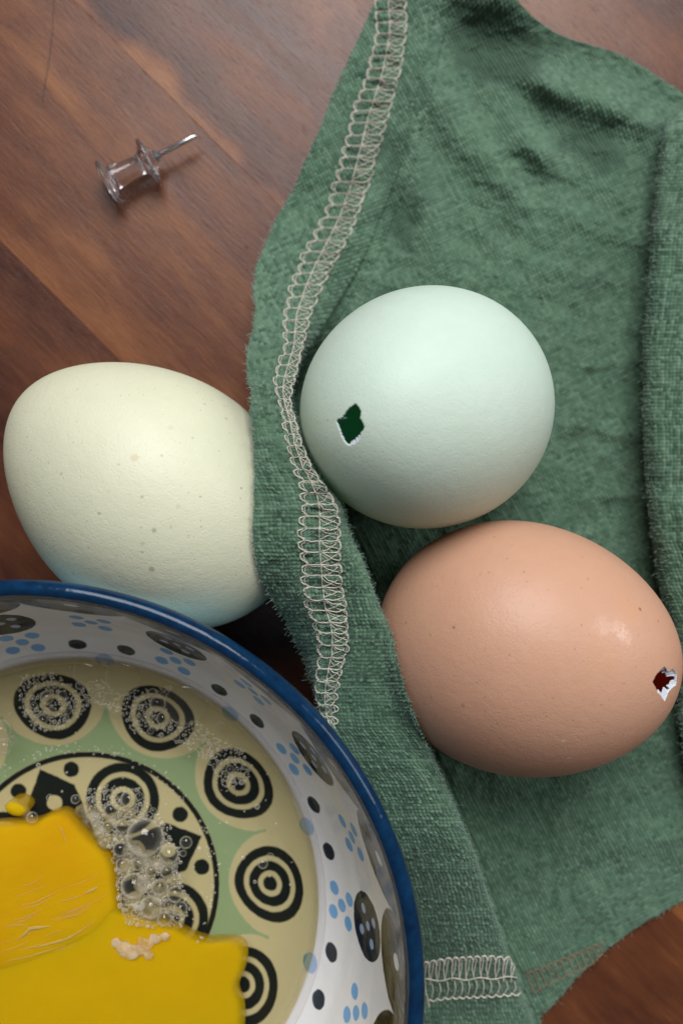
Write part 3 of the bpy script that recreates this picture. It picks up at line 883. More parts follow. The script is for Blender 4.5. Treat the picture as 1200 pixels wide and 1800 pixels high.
# ---------------------------------------------------------------- bowl
BX, BY = -48.4, -70.9
inner = np.array([(0.0, 9.9), (14, 10.0), (24, 10.3), (30, 11.0), (35, 12.2), (39, 13.9), (42.0, 15.8), (44.4, 17.7), (46.8, 20.2), (49.2, 23.3), (51.8, 28.0), (53.9, 33.0), (55.6, 38.0), (57.0, 43.0), (57.9, 47.0)])
inner = smooth_path(inner, 150, 6)
rim_in = inner[-1]
rim_pts = np.array([(rim_in[0], rim_in[1]), (58.15, 47.9), (58.7, 48.55), (59.4, 48.8), (60.1, 48.6), (60.65, 48.0), (60.85, 47.2), (60.75, 46.2), (60.4, 44.6)])
outer = np.array([(60.4, 44.6), (59.5, 40.5), (58.2, 35), (56.3, 29), (53.3, 23), (49.0, 17.5), (44, 13.2), (38, 9.6), (33.5, 7.4), (32.6, 5.6), (32.2, 0.6), (31.6, 0.0), (29.6, 0.0), (29.0, 0.8), (28.6, 4.6), (20, 5.4), (0.0, 5.8)])
arc_in = np.concatenate([[0], np.cumsum(np.linalg.norm(np.diff(inner, axis=0), axis=1))])
S_TOP = arc_in[-1]
s_at_r = lambda r: float(np.interp(r, inner[:, 0], arc_in))
s_at_z = lambda z: float(np.interp(z, inner[:, 1], arc_in))

def bowl_mat():
    m, nt, b = new_mat('printed_stoneware')
    s = X(attr(nt, 'arc').outputs['Fac'])
    tc = nt.nodes.new('ShaderNodeTexCoord')
    sx = nt.nodes.new('ShaderNodeSeparateXYZ'); nt.links.new(tc.outputs['Object'], sx.inputs[0])
    x_, y_ = X(sx.outputs[0]) * 1000, X(sx.outputs[1]) * 1000
    r = hyp(x_, y_)
    th = X.m('ARCTAN2', y_, x_)
    # printing is never perfectly crisp: a small wobble
    vec = coords(nt)
    wob = (noise(nt, vec, 0.8, 3, 0.6) - 0.5) * 0.42
    def rep(n, deg):
        d = 2 * math.pi / n
        return (((th - math.radians(deg)) / d + 50.5).frac() - 0.5) * d
    W11 = 1.4
    pb = rep(11, W11); pm = rep(11, W11 + 180 / 11); p22 = rep(22, W11); p4 = rep(4, -22.5); p4b = rep(4, 22.5)
    WHITE = (0.76, 0.745, 0.73); INK = (0.013, 0.021, 0.034); GREEN = (0.40, 0.60, 0.56); CREAM = (0.76, 0.70, 0.52); BLUE = (0.13, 0.36, 0.66); OLIVE = (0.040, 0.032, 0.016)
    def rings(d, R, soft=0.28):
        """dark rings of a bull's eye, d = distance from its centre"""
        q = d / R
        w = soft / R
        f = lambda a, c: cov((q - (a + c) / 2).abs() - (c - a) / 2, w)
        return (f(.74, 1.0) + f(.34, .60) + cov(q - .20, w)).clamp()
    # the ring of bull's eyes on the rising floor
    sB = s_at_r(35.0)
    dB = hyp(s - sB, pb * 35.0) + wob * 0.7
    onfloor = cov(s - sB, .2)
    halo = cov((hyp((s - sB) / 8.2, pb * 35.0 / 9.75) - 1) * 8.5 + wob * .7)
    med = cov(r - 25.2 + wob * .4)
    # green ground between the medallion and the halos
    green = cov(s - (sB + 1.0)) * (1 - halo)
    col = mixc(nt, green, WHITE, GREEN)
    col = mixc(nt, rings(dB, 7.1), col, INK)
    # medallion
    col = mixc(nt, med, col, WHITE)
    outline = med * (1 - cov(r - 24.1 + wob * .4))
    ax, at = r * X.m('COSINE', p4b), r * X.m('SINE', p4b)
    cross = (at.abs() - 4.9).max((ax + at.abs() * 1.08 - 23.6) / 1.47) + wob
    dk = cov(cross) * (1 - cov(hyp(ax - 16.6, at) - 1.45 + wob))
    dk = dk * (1 - cov(hyp(ax - 8.0, at) - 1.5 + wob))
    for sg in (1, -1):
        ca_, sa_ = 22.0 * math.cos(math.radians(14.3 * sg)), 22.0 * math.sin(math.radians(14.3 * sg))
        dk = dk.max(cov(hyp(ax - ca_, at - sa_) - 1.5 + wob))
    bx, bt = r * X.m('COSINE', p4), r * X.m('SINE', p4)
    dM = hyp(bx - 17.4, bt) + wob * .7
    dk = dk * (1 - cov(dM - 7.6))
    dk = (dk + rings(dM, 7.0)).clamp()
    dk = dk.max(outline) * med
    col = mixc(nt, dk, col, INK)
    # wall: dots, flowers, buttons, scallops
    def dot(s0, t, t0, R): return cov(hyp(s - s0, t - t0) - R + wob)
    s_bd, s_fl, s_bt, s_uf = s_at_z(17.6), s_at_z(22.4), s_at_z(30.5), s_at_z(30.0)
    s_kd = s_at_z(20.8)
    tb, tm = pb * r, pm * r
    col = mixc(nt, dot(s_bd, tm, 0, 1.75), col, BLUE)
    off_ = math.radians(5.3) * 47.5
    col = mixc(nt, (dot(s_kd, tm, off_, 1.65) + dot(s_kd, tm, -off_, 1.65)).clamp(), col, INK)
    for t_, s0 in ((tb, s_fl), (tm, s_uf)):
        fl = dot(s0, t_, 0, 1.15)
        for a_, c_ in ((2.5, 1.9), (-2.0, 2.5), (2.0, -2.5), (-2.5, -1.9)):
            fl = fl.max(dot(s0 + a_, t_, c_, 1.25))
        col = mixc(nt, fl * 0.92, col, BLUE)
    dbt = hyp((s - s_bt) / 5.3, tb / 5.6) - 1 + wob * .2
    bt_m = cov(dbt, 0.04)
    lo = (noise(nt, vec, 0.16, 2, .5) - .5) * 1.6
    col = mixc(nt, bt_m, col, INK)
    cd = dot(s_bt, tb, 0, .75)
    for a_, c_ in ((2.4, 1.5), (-2.4, -1.5), (1.5, -2.4), (-1.5, 2.4)):
        cd = cd.max(dot(s_bt + a_, tb, c_, .8))
    col = mixc(nt, cd * bt_m * 0.9, col, (0.33, 0.42, 0.60))
    t22 = p22 * r
    lobe = cov(hyp((s - (S_TOP - 2.6)) / 1.1, t22) - 8.3 + wob).max(cov((S_TOP - 2.8) - s + wob))
    col = mixc(nt, lobe, col, OLIVE)  # black scallop print with the brown glaze reflection painted into its colour
    col = mixc(nt, dot(S_TOP - 4.6, t22, 0, 1.25), col, WHITE)
    # cobalt rim and outside
    rimf = cov((S_TOP + 0.1 + wob * .3) - s, .4)
    mott = ((noise(nt, vec, 0.35, 5, 0.7) - 0.3) * 2.2).clamp()
    rimc = mixc(nt, mott, (0.0015, 0.011, 0.034), (0.003, 0.032, 0.085))
    col = mixc(nt, rimf, col, rimc)
    outf = cov((S_TOP + 14.0) - s, .4)
    col = mixc(nt, outf, col, (0.20, 0.36, 0.47))
    # pin specks in the glaze
    v = voro(nt, vec, 0.55)
    sepc = nt.nodes.new('ShaderNodeSeparateColor'); nt.links.new(v.outputs['Color'], sepc.inputs[0])
    spk = ((0.085 - X(v.outputs['Distance'])) / 0.03).clamp() * ((X(sepc.outputs[0]) - 0.8) / .05).clamp() * 0.5
    col = mixc(nt, spk * rimf, col, (0.45, 0.5, 0.6))
    nt.links.new(col, b.inputs['Base Color'])
    setp(b, Roughness=0.10, Specular_IOR_Level=0.25, Coat_Weight=0.0)
    bump(nt, b, noise(nt, vec, 0.22, 3, 0.5), 0.25, 0.0005)
    return m
BOWL_M = bowl_mat()
bowl = empty('ceramic_bowl', (BX, BY, 0), 'round stoneware bowl with blue rim and printed circles holding raw egg', 'bowl')
def profile_obj(name, prof, arc, n, parent, mat):
    V_, F_ = lathe(prof, n)
    me = mesh_np(name, V_, F_)
    a_ = me.attributes.new('arc', 'FLOAT', 'POINT')
    a_.data.foreach_set('value', np.repeat(arc, n).astype(np.float32))
    return link(name, me, mat, parent)
out_s = smooth_path(outer, 90, 2)
body_prof = np.concatenate([out_s[::-1], ])
# wall = outside skin + inside skin as one closed body, the rolled rim on top of it
rim_s = smooth_path(rim_pts, 40, 2)
body = np.concatenate([inner, rim_s[1:], out_s[1:]])
arc = np.concatenate([[0], np.cumsum(np.linalg.norm(np.diff(body, axis=0), axis=1))])
body[:, 0] = np.maximum(body[:, 0], 0.02)
i_r0, i_r1 = len(inner) - 1, len(inner) + len(rim_s) - 2
V_, F_ = lathe(body, 288)
ring_id = np.arange(len(body) - 1).repeat(288)
isr = (ring_id >= i_r0) & (ring_id < i_r1)
def sub_obj(name, mask):
    f = F_[mask]; used = np.unique(f); mp_ = -np.ones(len(V_), int); mp_[used] = np.arange(len(used))
    me = mesh_np(name, V_[used], mp_[f])
    a_ = me.attributes.new('arc', 'FLOAT', 'POINT')
    a_.data.foreach_set('value', np.repeat(arc, 288)[used].astype(np.float32))
    return link(name, me, BOWL_M, bowl)
sub_obj('bowl_body', ~isr)
sub_obj('rim', isr)

# ---------------------------------------------------------------- egg white, yolks, bubbles
Z_W = 17.6
def white_mat(name, tint, gloss):
    m = bpy.data.materials.new(name); m.use_nodes = True; nt = m.node_tree; X.nt = nt
    nt.nodes.remove(nt.nodes['Principled BSDF'])
    out = nt.nodes['Material Output']
    tr = nt.nodes.new('ShaderNodeBsdfTransparent'); tr.inputs[0].default_value = (*tint, 1)
    if gloss:
        gl = nt.nodes.new('ShaderNodeBsdfGlossy'); gl.inputs['Roughness'].default_value = 0.02
        fr = nt.nodes.new('ShaderNodeFresnel'); fr.inputs[0].default_value = 1.36
        bp = nt.nodes.new('ShaderNodeBump'); bp.inputs['Strength'].default_value = 0.25; bp.inputs['Distance'].default_value = 0.0006
        nt.links.new(noise(nt, coords(nt), 0.12, 2, .5).s, bp.inputs['Height'])
        nt.links.new(bp.outputs[0], gl.inputs['Normal'])
        mx = nt.nodes.new('ShaderNodeMixShader')
        nt.links.new(fr.outputs[0], mx.inputs[0]); nt.links.new(tr.outputs[0], mx.inputs[1]); nt.links.new(gl.outputs[0], mx.inputs[2])
        nt.links.new(mx.outputs[0], out.inputs[0])
    else:
        nt.links.new(tr.outputs[0], out.inputs[0])
    return m
W_TOP = white_mat('egg_white_surface', (0.985, 0.938, 0.74), True)
W_BOT = white_mat('egg_white_bottom', (0.97, 0.95, 0.87), False)
white = empty('egg_white', (BX, BY, Z_W), 'clear yellowish raw egg white with foam bubbles pooled in the bowl', 'egg white')
rw = float(np.interp(Z_W, inner[:, 1], inner[:, 0]))
top_prof = [(0.02, Z_W)] + [(rw * t, Z_W) for t in np.linspace(0.05, 0.94, 14)] + [(rw * 0.965, Z_W + .03), (rw * .985, Z_W + .15), (rw * 1.0 + .02, Z_W + 0.45)]
msk = inner[:, 1] < Z_W + .3
bot_prof = np.stack([inner[msk, 0], inner[msk, 1] + 0.12], -1)
bot_prof[:, 0] = np.maximum(bot_prof[:, 0], .02)
bot_prof = np.concatenate([bot_prof, [top_prof[-1]]])
def lathe_obj(name, prof, n, mat, parent, dz=0.0, flipn=False):
    V_, F_ = lathe(prof, n); V_[:, 2] -= dz
    return link(name, mesh_np(name, V_, F_[:, ::-1] if flipn else F_), mat, parent)
V1, F1 = lathe(top_prof, 160); V2, F2 = lathe(bot_prof, 160)
me = mesh_np('liquid', np.concatenate([V1, V2]) - [0, 0, Z_W], [F1, F2[:, ::-1] + len(V1)])
liq = link('liquid', me, [W_TOP, W_BOT], white)
mi = np.zeros(len(me.polygons), np.int32); mi[len(F1):] = 1
me.polygons.foreach_set('material_index', mi)

men_m, nt, b = new_mat('egg_white_edge')
setp(b, Base_Color=(0.80, 0.76, 0.74, 1), Roughness=0.08, Alpha=0.20)
zz_ = np.linspace(Z_W - 0.02, Z_W + 1.5, 7)
wall = np.interp(zz_, inner[:, 1], inner[:, 0])
thick = np.array([1.0, .62, .38, .25, .16, .12, .05])
ring = np.concatenate([np.stack([wall - thick, zz_ + .02], -1), np.stack([wall - 0.03, zz_ + .02], -1)[::-1]])
V_, F_ = lathe(np.concatenate([ring, ring[:1]]), 200)
V_[:, 2] -= Z_W
V_[:, :2] *= (1 + 0.004 * fbm(V_[:, 0] / 6, V_[:, 1] / 6, 3, 120))[:, None] * 0.9995
link('meniscus', mesh_np('meniscus', V_, F_), men_m, white)

# yolks
def yolk_mat(name, c0, c1, streak, spec):
    m, nt, b = new_mat(name)
    vec = coords(nt, rot=(0, 0, math.radians(-22)))
    big = noise(nt, vec, 0.045, 3, 0.5)
    nt.links.new(mixc(nt, ((big - .3) * 2.2).clamp(), c0, c1), b.inputs['Base Color'])
    setp(b, Roughness=0.35, Specular_IOR_Level=spec, Subsurface_Weight=0.45, Subsurface_Scale=0.004)
    b.inputs['Subsurface Radius'].default_value = (1.0, 0.55, 0.08)
    nt.links.new(attr(nt, 'margin').outputs['Fac'], b.inputs['Alpha'])
    wr_ = noise(nt, mapping(nt, vec, (0.045, 0.6, 0.4)), 1.0, 4, 0.6, 0.8)
    bump(nt, b, wr_, streak, 0.0006)
    return m
YM1 = yolk_mat('yolk_round', (0.99, 0.54, 0.004), (1.0, 0.64, 0.004), 0.16, 0.12)
YM2 = yolk_mat('yolk_broken', (0.98, 0.62, 0.004), (0.84, 0.60, 0.006), 0.08, 0.03)

def yolk(name, outline, ztop, zedge, label, mat, seed, dome=1.0, smooth_n=260):
    """outline in photo px (at the liquid's depth) -> a lens-shaped body"""
    zc = 16.6
    ol = P(np.array(outline, float)[:, 0], np.array(outline, float)[:, 1], np.full(len(outline), zc))[:, :2]
    closed = np.concatenate([ol, ol[:1]])
    q = smooth_path(closed, smooth_n, 0)[:-1]
    for _ in range(4 if 'broken' in label else 10): q = 0.25 * np.roll(q, 1, 0) + 0.5 * q + 0.25 * np.roll(q, -1, 0)
    c = q.mean(0)
    rings_ = []; n = len(q); K = 34
    for k in range(K):
        t = 1 - (k / K) ** 1.5
        xy = c + (q - c) * t
        dz = (1 - t ** 2.4)
        und_ = 0.7 * fbm(xy[:, 0] / 9, xy[:, 1] / 7, 3, seed) * min(1, 3 * (1 - t))
        zz = zedge + (ztop - zedge) * math.sqrt(max(0, 1 - t ** 2)) + und_ * 0.6
        rings_.append(np.concatenate([xy, zz[:, None] if np.ndim(zz) else np.full((n, 1), zz)], 1))
    topv = np.array(rings_).reshape(-1, 3)
    # underside
    low_ = []
    for k in range(1, 8):
        t = 1 + 0.02 * math.sin(k / 7 * math.pi) - 0.16 * (k / 7) ** 2
        xy = c + (q - c) * t
        rr_ = np.hypot(xy[:, 0] - BX, xy[:, 1] - BY)
        zf = np.interp(rr_, inner[:, 0], inner[:, 1]) + 0.25
        zz = zedge + (np.minimum(zf, zedge) - zedge) * (k / 7)
        low_.append(np.concatenate([xy, zz[:, None]], 1))
    lowv = np.array(low_)[::-1].reshape(-1, 3)
    allv = np.concatenate([lowv, topv])
    f = grid_faces(7 + K, n, True)
    cap_t = ((6 + K) * n + np.arange(n))[None, :]
    cap_b = np.arange(n)[None, ::-1]
    o = empty(name, (c[0], c[1], float(lowv[:, 2].min())), label, 'egg yolk', 'egg yolks in the bowl')
    me = mesh_np('yolk_body', allv - root_loc(o), [f, cap_t, cap_b])
    rad_ = np.linalg.norm(q - c, axis=1).mean()
    ed = np.concatenate([np.full(7 * n, 0.35)] + [np.full(n, 0.42 + 0.58 * float(sm(0.0, min(1.6, rad_ * .25), (k / K) ** 1.5 * rad_))) for k in range(K)])
    a_ = me.attributes.new('margin', 'FLOAT', 'POINT')
    a_.data.foreach_set('value', ed.astype(np.float32))
    link('yolk_body', me, mat, o)
    return o
y1 = yolk('egg_yolk', [(-180, 1500), (-90, 1456), (0, 1446), (67, 1443), (95, 1425), (118, 1423), (133, 1440), (160, 1471), (191, 1498), (203, 1524), (207, 1567), (212, 1595), (203, 1625), (180, 1655), (120, 1690), (40, 1715), (-60, 1730), (-160, 1700), (-230, 1610)],
          17.4, 15.9, 'rounded deep yellow egg yolk with wrinkled membrane, left side of bowl', YM1, 91, 1.5)
y2 = yolk('egg_yolk.001', [(60, 1600), (170, 1590), (213, 1600), (262, 1612), (311, 1630), (345, 1648), (375, 1656), (405, 1652), (426, 1653), (436, 1668), (432, 1700), (417, 1733), (420, 1745), (429, 1758), (430, 1800), (420, 1860), (330, 1930), (200, 1960), (60, 1930), (-60, 1880), (-120, 1780), (-40, 1650)],
          16.9, 16.3, 'broken flattened yellow yolk with ragged edge spreading beside the round yolk', YM2, 95, 1.8)
y3 = yolk('yolk_drop', [(4, 1420), (14, 1410), (28, 1411), (42, 1420), (47, 1430), (36, 1439), (20, 1437), (9, 1430)], 16.6, 15.4,
          'small yellow drop of yolk floating above the rounded yolk', YM2, 97, 1.6, 80)

# pale streaks on the round yolk standing in for reflections on its membrane wrinkles
glint_m, nt, b = new_mat('yolk_wrinkle_glint')
setp(b, Base_Color=(1.0, 0.68, 0.30, 1), Roughness=0.25, Subsurface_Weight=0.3, Subsurface_Scale=0.001)
yb = [c for c in y1.children][0]
yv = np.empty(len(yb.data.vertices) * 3, np.float32); yb.data.vertices.foreach_get('co', yv)
yv = yv.reshape(-1, 3) / MM + root_loc(y1)
yv = yv[yv[:, 2] > 14]
def yolk_z(p):
    d = np.hypot(yv[:, 0] - p[0], yv[:, 1] - p[1]); k = np.argsort(d)[:4]
    return float(np.average(yv[k, 2], weights=1 / (d[k] + .05)))
def glint(pts, wid):
    q = smooth_path(pts, 30, 2)
    p = P(q[:, 0], q[:, 1], np.full(len(q), 18.0))
    p[:, 2] = [yolk_z(a) + 0.02 for a in p]
    p[:, 2] += 0.05
    w_ = wid * 1.0 * np.sin(np.linspace(0.08, math.pi - .08, 30)) * (0.7 + 0.5 * rng.random(30))
    V_, F_ = tube([p], [np.maximum(w_, .03)], 6)
    # flatten
    cz = np.repeat(p[:, 2], 6); V_[:, 2] = cz + (V_[:, 2] - cz) * 0.25
    link('wrinkle_glint', mesh_np('wrinkle_glint', V_ - root_loc(y1), F_), glint_m, y1)
for pts, wd in (([(30, 1594), (60, 1590), (105, 1567)], .10), ([(35, 1672), (70, 1668), (115, 1656), (145, 1638), (166, 1621)], .22), ([(28, 1656), (42, 1645), (50, 1636), (88, 1632)], .32),
                ([(5, 1695), (45, 1688), (80, 1677), (112, 1667)], .12), ([(40, 1705), (85, 1697), (120, 1684), (160, 1662)], .18), ([(100, 1590), (130, 1582), (150, 1573)], .10),
                ([(145, 1575), (158, 1570), (170, 1564)], .28), ([(98, 1453), (106, 1464), (114, 1487)], .12), ([(95, 1622), (130, 1613), (153, 1602)], .10), ([(5, 1632), (30, 1629), (48, 1632)], .10)):
    glint(pts, wd)
for _ in range(16):
    x0_, y0_ = random.uniform(-5, 120), random.uniform(1560, 1700); L_ = random.uniform(30, 75)
    glint([(x0_, y0_), (x0_ + L_ * .5, y0_ - L_ * .13 + random.uniform(-2, 2)), (x0_ + L_, y0_ - L_ * .38)], random.uniform(.04, .09))

# chalaza: a cloudy twisted cord of white
chal_m, nt, b = new_mat('cloudy_egg_white')
setp(b, Base_Color=(0.86, 0.66, 0.47, 1), Roughness=0.35, Subsurface_Weight=0.5, Subsurface_Scale=0.003, Specular_IOR_Level=0.2)
nz = noise(nt, coords(nt), 0.35, 3, .6)
nt.links.new(((nz - 0.25) * 1.3).clamp().s, b.inputs['Alpha'])
import bmesh
def lumps(name, items, parent, mat, zz):
    bm = bmesh.new()
    for px, py, r in items:
        p = P(px, py, zz)
        mtx = Matrix.Translation((p - root_loc(parent)) * MM) @ Matrix.Diagonal((r * MM, r * MM * random.uniform(.7, 1.1), r * MM * .45, 1))
        bmesh.ops.create_icosphere(bm, subdivisions=3, radius=1, matrix=mtx)
    me = bpy.data.meshes.new(name); bm.to_mesh(me); bm.free()
    co = np.empty(len(me.vertices) * 3, np.float32); me.vertices.foreach_get('co', co); co = co.reshape(-1, 3)
    m_ = co / MM
    co += (np.stack([fbm(m_[:, 0] / 1.3 + k, m_[:, 1] / 1.3 + m_[:, 2] * .6, 3, 100 + k) for k in range(3)], -1) * 0.55 * MM).astype(np.float32)
    me.vertices.foreach_set('co', co.ravel()); me.polygons.foreach_set('use_smooth', [True] * len(me.polygons)); me.update()
    return link(name, me, mat, parent)
ch = lumps('chalaza', [(205, 1657, 1.0), (218, 1668, 1.5), (232, 1673, 1.4), (246, 1668, 1.2), (258, 1660, 1.2), (262, 1680, 1.0), (272, 1650, 1.1), (290, 1647, 1.0), (250, 1655, 1.1)], white, chal_m, 17.5)
md = ch.modifiers.new('fuse', 'REMESH'); md.mode = 'VOXEL'; md.voxel_size = 0.00016; md.use_smooth_shade = True
md = ch.modifiers.new('soften', 'SMOOTH'); md.factor = 0.5; md.iterations = 6
cloud_m, nt, b = new_mat('albumen_film')
setp(b, Base_Color=(0.62, 0.55, 0.42, 1), Roughness=0.35, Alpha=0.5)
nz = noise(nt, coords(nt), 0.28, 4, .6)
nt.links.new(((nz - 0.36) * 2.0).clamp().s, b.inputs['Alpha'])
lumps('albumen_film', [(150, 1425, 1.8), (165, 1440, 2.2), (178, 1458, 2.0), (186, 1478, 1.6), (205, 1440, 2.0), (225, 1430, 1.5), (215, 1470, 2.0), (235, 1500, 2.4), (225, 1530, 1.8), (262, 1515, 2.2), (285, 1520, 2.0), (255, 1550, 2.2), (280, 1575, 2.0), (245, 1590, 2.0), (270, 1605, 1.8), (300, 1600, 1.6), (300, 1550, 1.6)], white, cloud_m, 16.9)

# bubbles
def bubble_mat(name, pw, base):
    m = bpy.data.materials.new(name); m.use_nodes = True; nt = m.node_tree; X.nt = nt
    nt.nodes.remove(nt.nodes['Principled BSDF'])
    out = nt.nodes['Material Output']
    tr = nt.nodes.new('ShaderNodeBsdfTransparent'); tr.inputs[0].default_value = (0.985, 0.98, 0.96, 1)
    gl = nt.nodes.new('ShaderNodeBsdfGlossy'); gl.inputs['Roughness'].default_value = 0.03
    df = nt.nodes.new('ShaderNodeBsdfDiffuse'); df.inputs[0].default_value = (0.92, 0.86, 0.72, 1)
    lw = nt.nodes.new('ShaderNodeLayerWeight'); lw.inputs[0].default_value = 0.5
    f = X(lw.outputs['Facing'])
    rim_f = X.m('POWER', f, pw)
    spec = (0.04 + X.m('POWER', f, 3.0) * 0.45).clamp()
    m1 = nt.nodes.new('ShaderNodeMixShader'); m2 = nt.nodes.new('ShaderNodeMixShader')
    nt.links.new(spec.s, m1.inputs[0]); nt.links.new(tr.outputs[0], m1.inputs[1]); nt.links.new(gl.outputs[0], m1.inputs[2])
    nt.links.new((rim_f * 1.0 + base).clamp().s, m2.inputs[0]); nt.links.new(m1.outputs[0], m2.inputs[1]); nt.links.new(df.outputs[0], m2.inputs[2])
    nt.links.new(m2.outputs[0], out.inputs[0])
    return m
BUB_M = bubble_mat('bubble_film', 2.3, 0.015)
FOAM_M = bubble_mat('foam_film', 1.25, 0.11)
def dome_mesh(n, k, depth):
    a = np.linspace(0.02, math.pi * depth, k)
    return lathe(np.stack([np.sin(a), np.cos(a)], -1), n)
Vb, Fb = dome_mesh(28, 11, 0.62)
BUB = mesh_np('bubble', Vb, Fb); BUB.materials.append(BUB_M)
Vs, Fs = dome_mesh(12, 6, 0.62)
BUBS = mesh_np('small_bubble', Vs, Fs); BUBS.materials.append(FOAM_M)
big_b = [(255, 1472, 33), (226, 1405, 14), (297, 1502, 17), (327, 1481, 11), (235, 1557, 22), (265, 1595, 19), (281, 1560, 14), (308, 1572, 14), (317, 1597, 12.5), (289, 1615, 12.5), (243, 1518, 12), (216, 1520, 12), (212, 1493, 13),
         (266, 1531, 10), (293, 1532, 11), (195, 1425, 12), (215, 1452, 12), (190, 1453, 10), (270, 1509, 7.5), (295, 1592, 7.5), (312, 1615, 7.5), (270, 1622, 7.5), (250, 1620, 8), (226, 1612, 7), (238, 1604, 7), (322, 1500, 6), (219, 1583, 7), (306, 1547, 7), (258, 1420, 9), (245, 1400, 7), (210, 1395, 7),
         (57, 1437, 10), (133, 1405, 8), (88, 1402, 6), (350, 1492, 4),
         (83, 1226, 12), (97, 1203, 7), (70, 1206, 6), (110, 1222, 8), (60, 1240, 6), (92, 1250, 7), (75, 1265, 9), (120, 1250, 6), (48, 1252, 5), (140, 1205, 7), (190, 1225, 8), (163, 1217, 8), (188, 1163, 9), (150, 1183, 22), (216, 1192, 31), (325, 1238, 36), (160, 1205, 7),
         (277, 1237, 14), (287, 1263, 12), (258, 1245, 8), (268, 1217, 7), (300, 1280, 5), (256, 1262, 6), (310, 1296, 7), (287, 1222, 6), (242, 1270, 5), (265, 1285, 6), (320, 1268, 6), (2, 1285, 20), (8, 1312, 14), (22, 1300, 7), (388, 1345, 8), (404, 1352, 7), (418, 1355, 6), (372, 1330, 5), (383, 1318, 4), (425, 1375, 5), (410, 1372, 5),
         (462, 1518, 9), (475, 1506, 6.5), (427, 1508, 3.5), (452, 1418, 5), (388, 1275, 6), (68, 1345, 4), (202, 1326, 4), (448, 1550, 3)]
placed = []
def try_bubble(px, py, r, force=False, gap=0.86):
    for (a, b_, c) in placed:
        if (a - px) ** 2 + (b_ - py) ** 2 < (gap * (c + r)) ** 2 and not force:
            return False
    placed.append((px, py, r)); return True
for q in big_b: try_bubble(*q, force=True)
def in_poly(x, y, poly):
    c = False; n = len(poly)
    for i in range(n):
        x1, y1_ = poly[i]; x2, y2_ = poly[(i + 1) % n]
        if (y1_ > y) != (y2_ > y) and x < (x2 - x1) * (y - y1_) / (y2_ - y1_) + x1: c = not c
    return c
foamA = [(150, 1390), (190, 1380), (245, 1385), (270, 1425), (300, 1450), (305, 1480), (325, 1500), (312, 1530), (330, 1565), (335, 1600), (318, 1625), (270, 1632), (222, 1625), (210, 1590), (203, 1530), (200, 1500), (172, 1465), (155, 1420)]
foamB = [(35, 1190), (90, 1180), (130, 1205), (180, 1195), (250, 1215), (300, 1205), (335, 1260), (375, 1290), (430, 1320), (440, 1370), (400, 1395), (365, 1340), (320, 1310), (270, 1290), (235, 1290), (215, 1255), (160, 1235), (140, 1260), (100, 1285), (60, 1285), (35, 1245)]
for poly, tries, rmin, rmax in ((foamA, 5000, 1.6, 6.5), (foamB, 5000, 1.5, 4.5)):
    xs = [p[0] for p in poly]; ys = [p[1] for p in poly]
    for k in range(tries):
        x, y = random.uniform(min(xs), max(xs)), random.uniform(min(ys), max(ys))
        if in_poly(x, y, poly): try_bubble(x, y, rmin + (rmax - rmin) * random.random() ** 2.5 * (1 - .5 * k / tries))
for k in range(230):                                  # stray pinhead bubbles, thickest along the medallion's edge
    if k % 2:
        a = random.uniform(-.5, 2.6); r_ = 235 + random.gauss(0, 5); x, y = 140 + r_ * math.cos(a), 1550 - r_ * math.sin(a)
    else:
        x, y = random.uniform(0, 540), random.uniform(1170, 1640)
        if math.hypot(x - 122, y - 1565) > 405: continue
    if y > 1420 and x < 215: continue
    try_bubble(x, y, random.uniform(1.0, 2.4))
placed.sort(key=lambda q: -q[2])
def bub_xyz(px, py, r):
    return P(px, py, Z_W) - root_loc(white)
k_mm = (CAM_H - Z_W) / F_PX
flatb = {(150, 1183): .28, (216, 1192): .24, (325, 1238): .2}
for (px, py, r) in placed[:300]:
    o = bpy.data.objects.new('bubble', BUB if r > 5 else BUBS)
    sc.collection.objects.link(o); o.parent = white
    o.location = bub_xyz(px, py, r) * MM
    rr_ = r * k_mm * MM; fl = flatb.get((px, py), 0.85)
    o.scale = (rr_ / MM, rr_ / MM, rr_ / MM * fl)
    o.rotation_euler = (0, 0, random.uniform(0, 6))
rest = placed[300:]
if rest:
    VV_ = np.concatenate([Vs * (r * k_mm) + bub_xyz(px, py, r) for px, py, r in rest])
    FF_ = np.concatenate([Fs + i * len(Vs) for i in range(len(rest))])
    fo_ = link('foam', mesh_np('foam', VV_, FF_), FOAM_M, white)
    fo_['kind'] = 'stuff'

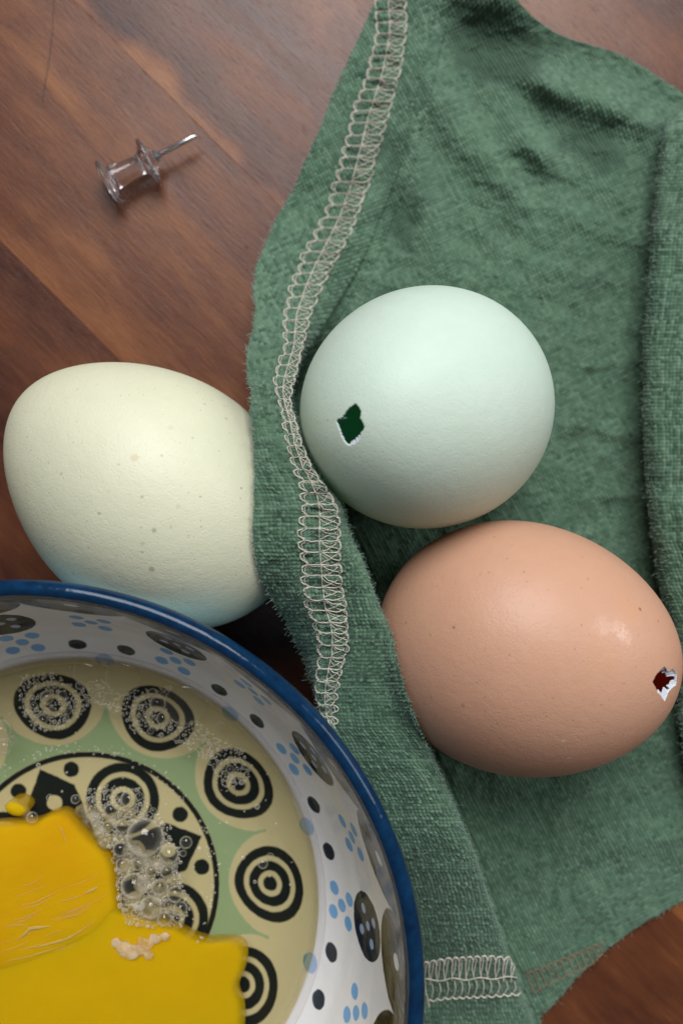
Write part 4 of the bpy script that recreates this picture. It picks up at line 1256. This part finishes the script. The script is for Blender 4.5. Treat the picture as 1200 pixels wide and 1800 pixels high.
# ---------------------------------------------------------------- push pin
pin_a, pin_b = P(185, 321, 4.4), P(347, 237, 4.2)
d = pin_b - pin_a; d /= np.linalg.norm(d)
pin = empty('push_pin', (*pin_a[:2], 0), 'clear plastic push pin with steel needle lying on the wooden table', 'push pin')
clear, nt, b = new_mat('clear_plastic')
setp(b, Base_Color=(0.93, 0.92, 0.97, 1), Roughness=0.10, IOR=1.44, Transmission_Weight=0.97)
steel, nt, b = new_mat('needle_steel')
setp(b, Base_Color=(0.62, 0.62, 0.64, 1), Roughness=0.25, Metallic=1.0)
prof = np.array([(0.0, 0.0), (3.5, 0.0), (4.1, 0.15), (4.35, 0.5), (4.2, 0.85), (3.3, 1.15), (2.55, 1.5), (2.3, 2.2), (2.1, 4), (1.95, 6), (1.95, 7.6), (2.2, 8.4), (3.0, 8.8), (4.2, 9.15), (4.5, 9.55), (4.3, 9.95), (3.2, 10.25), (1.9, 10.6), (1.3, 11.2), (1.05, 11.9), (0.85, 12.2), (0.0, 12.25)])
prof[:, 0] = np.maximum(prof[:, 0], 0.01)
def axis_obj(name, prof, n, mat, smoothn=None):
    V_, F_ = lathe(smooth_path(prof, smoothn, 1) if smoothn else prof, n)
    up = np.array([0, 0, 1.0]); s_ = np.cross(d, up); s_ /= np.linalg.norm(s_); u_ = np.cross(s_, d)
    W_ = V_[:, [0]] * s_ + V_[:, [1]] * u_ + V_[:, [2]] * d + np.array([0, 0, pin_a[2]])
    return link(name, mesh_np(name, W_, F_), mat, pin)
axis_obj('handle', prof, 64, clear, 90)
Ln = float(np.linalg.norm(pin_b - pin_a))
axis_obj('needle', np.array([(0.01, 10.5), (0.47, 10.5), (0.47, Ln - 1.8), (0.34, Ln - .7), (0.12, Ln), (0.01, Ln)]), 20, steel)

# ---------------------------------------------------------------- a hair on the table
hair_m, nt, b = new_mat('dark_hair')
setp(b, Base_Color=(0.05, 0.014, 0.012, 1), Roughness=0.35)
hp = smooth_path([(94, -40), (95, 10), (92, 60), (87, 105), (80, 145), (76, 170), (75, 188)], 60, 4)
hw = P(hp[:, 0], hp[:, 1], np.full(60, 0.11))
V_, F_ = tube([hw], 0.07, 6)
ho = hw[30].copy(); ho[2] = 0
hair = link('hair_strand', mesh_np('hair_strand', V_ - ho, F_), hair_m)
hair.location = ho * MM
hair['label'] = 'single thin dark reddish hair lying on the wooden table'
hair['category'] = 'hair'
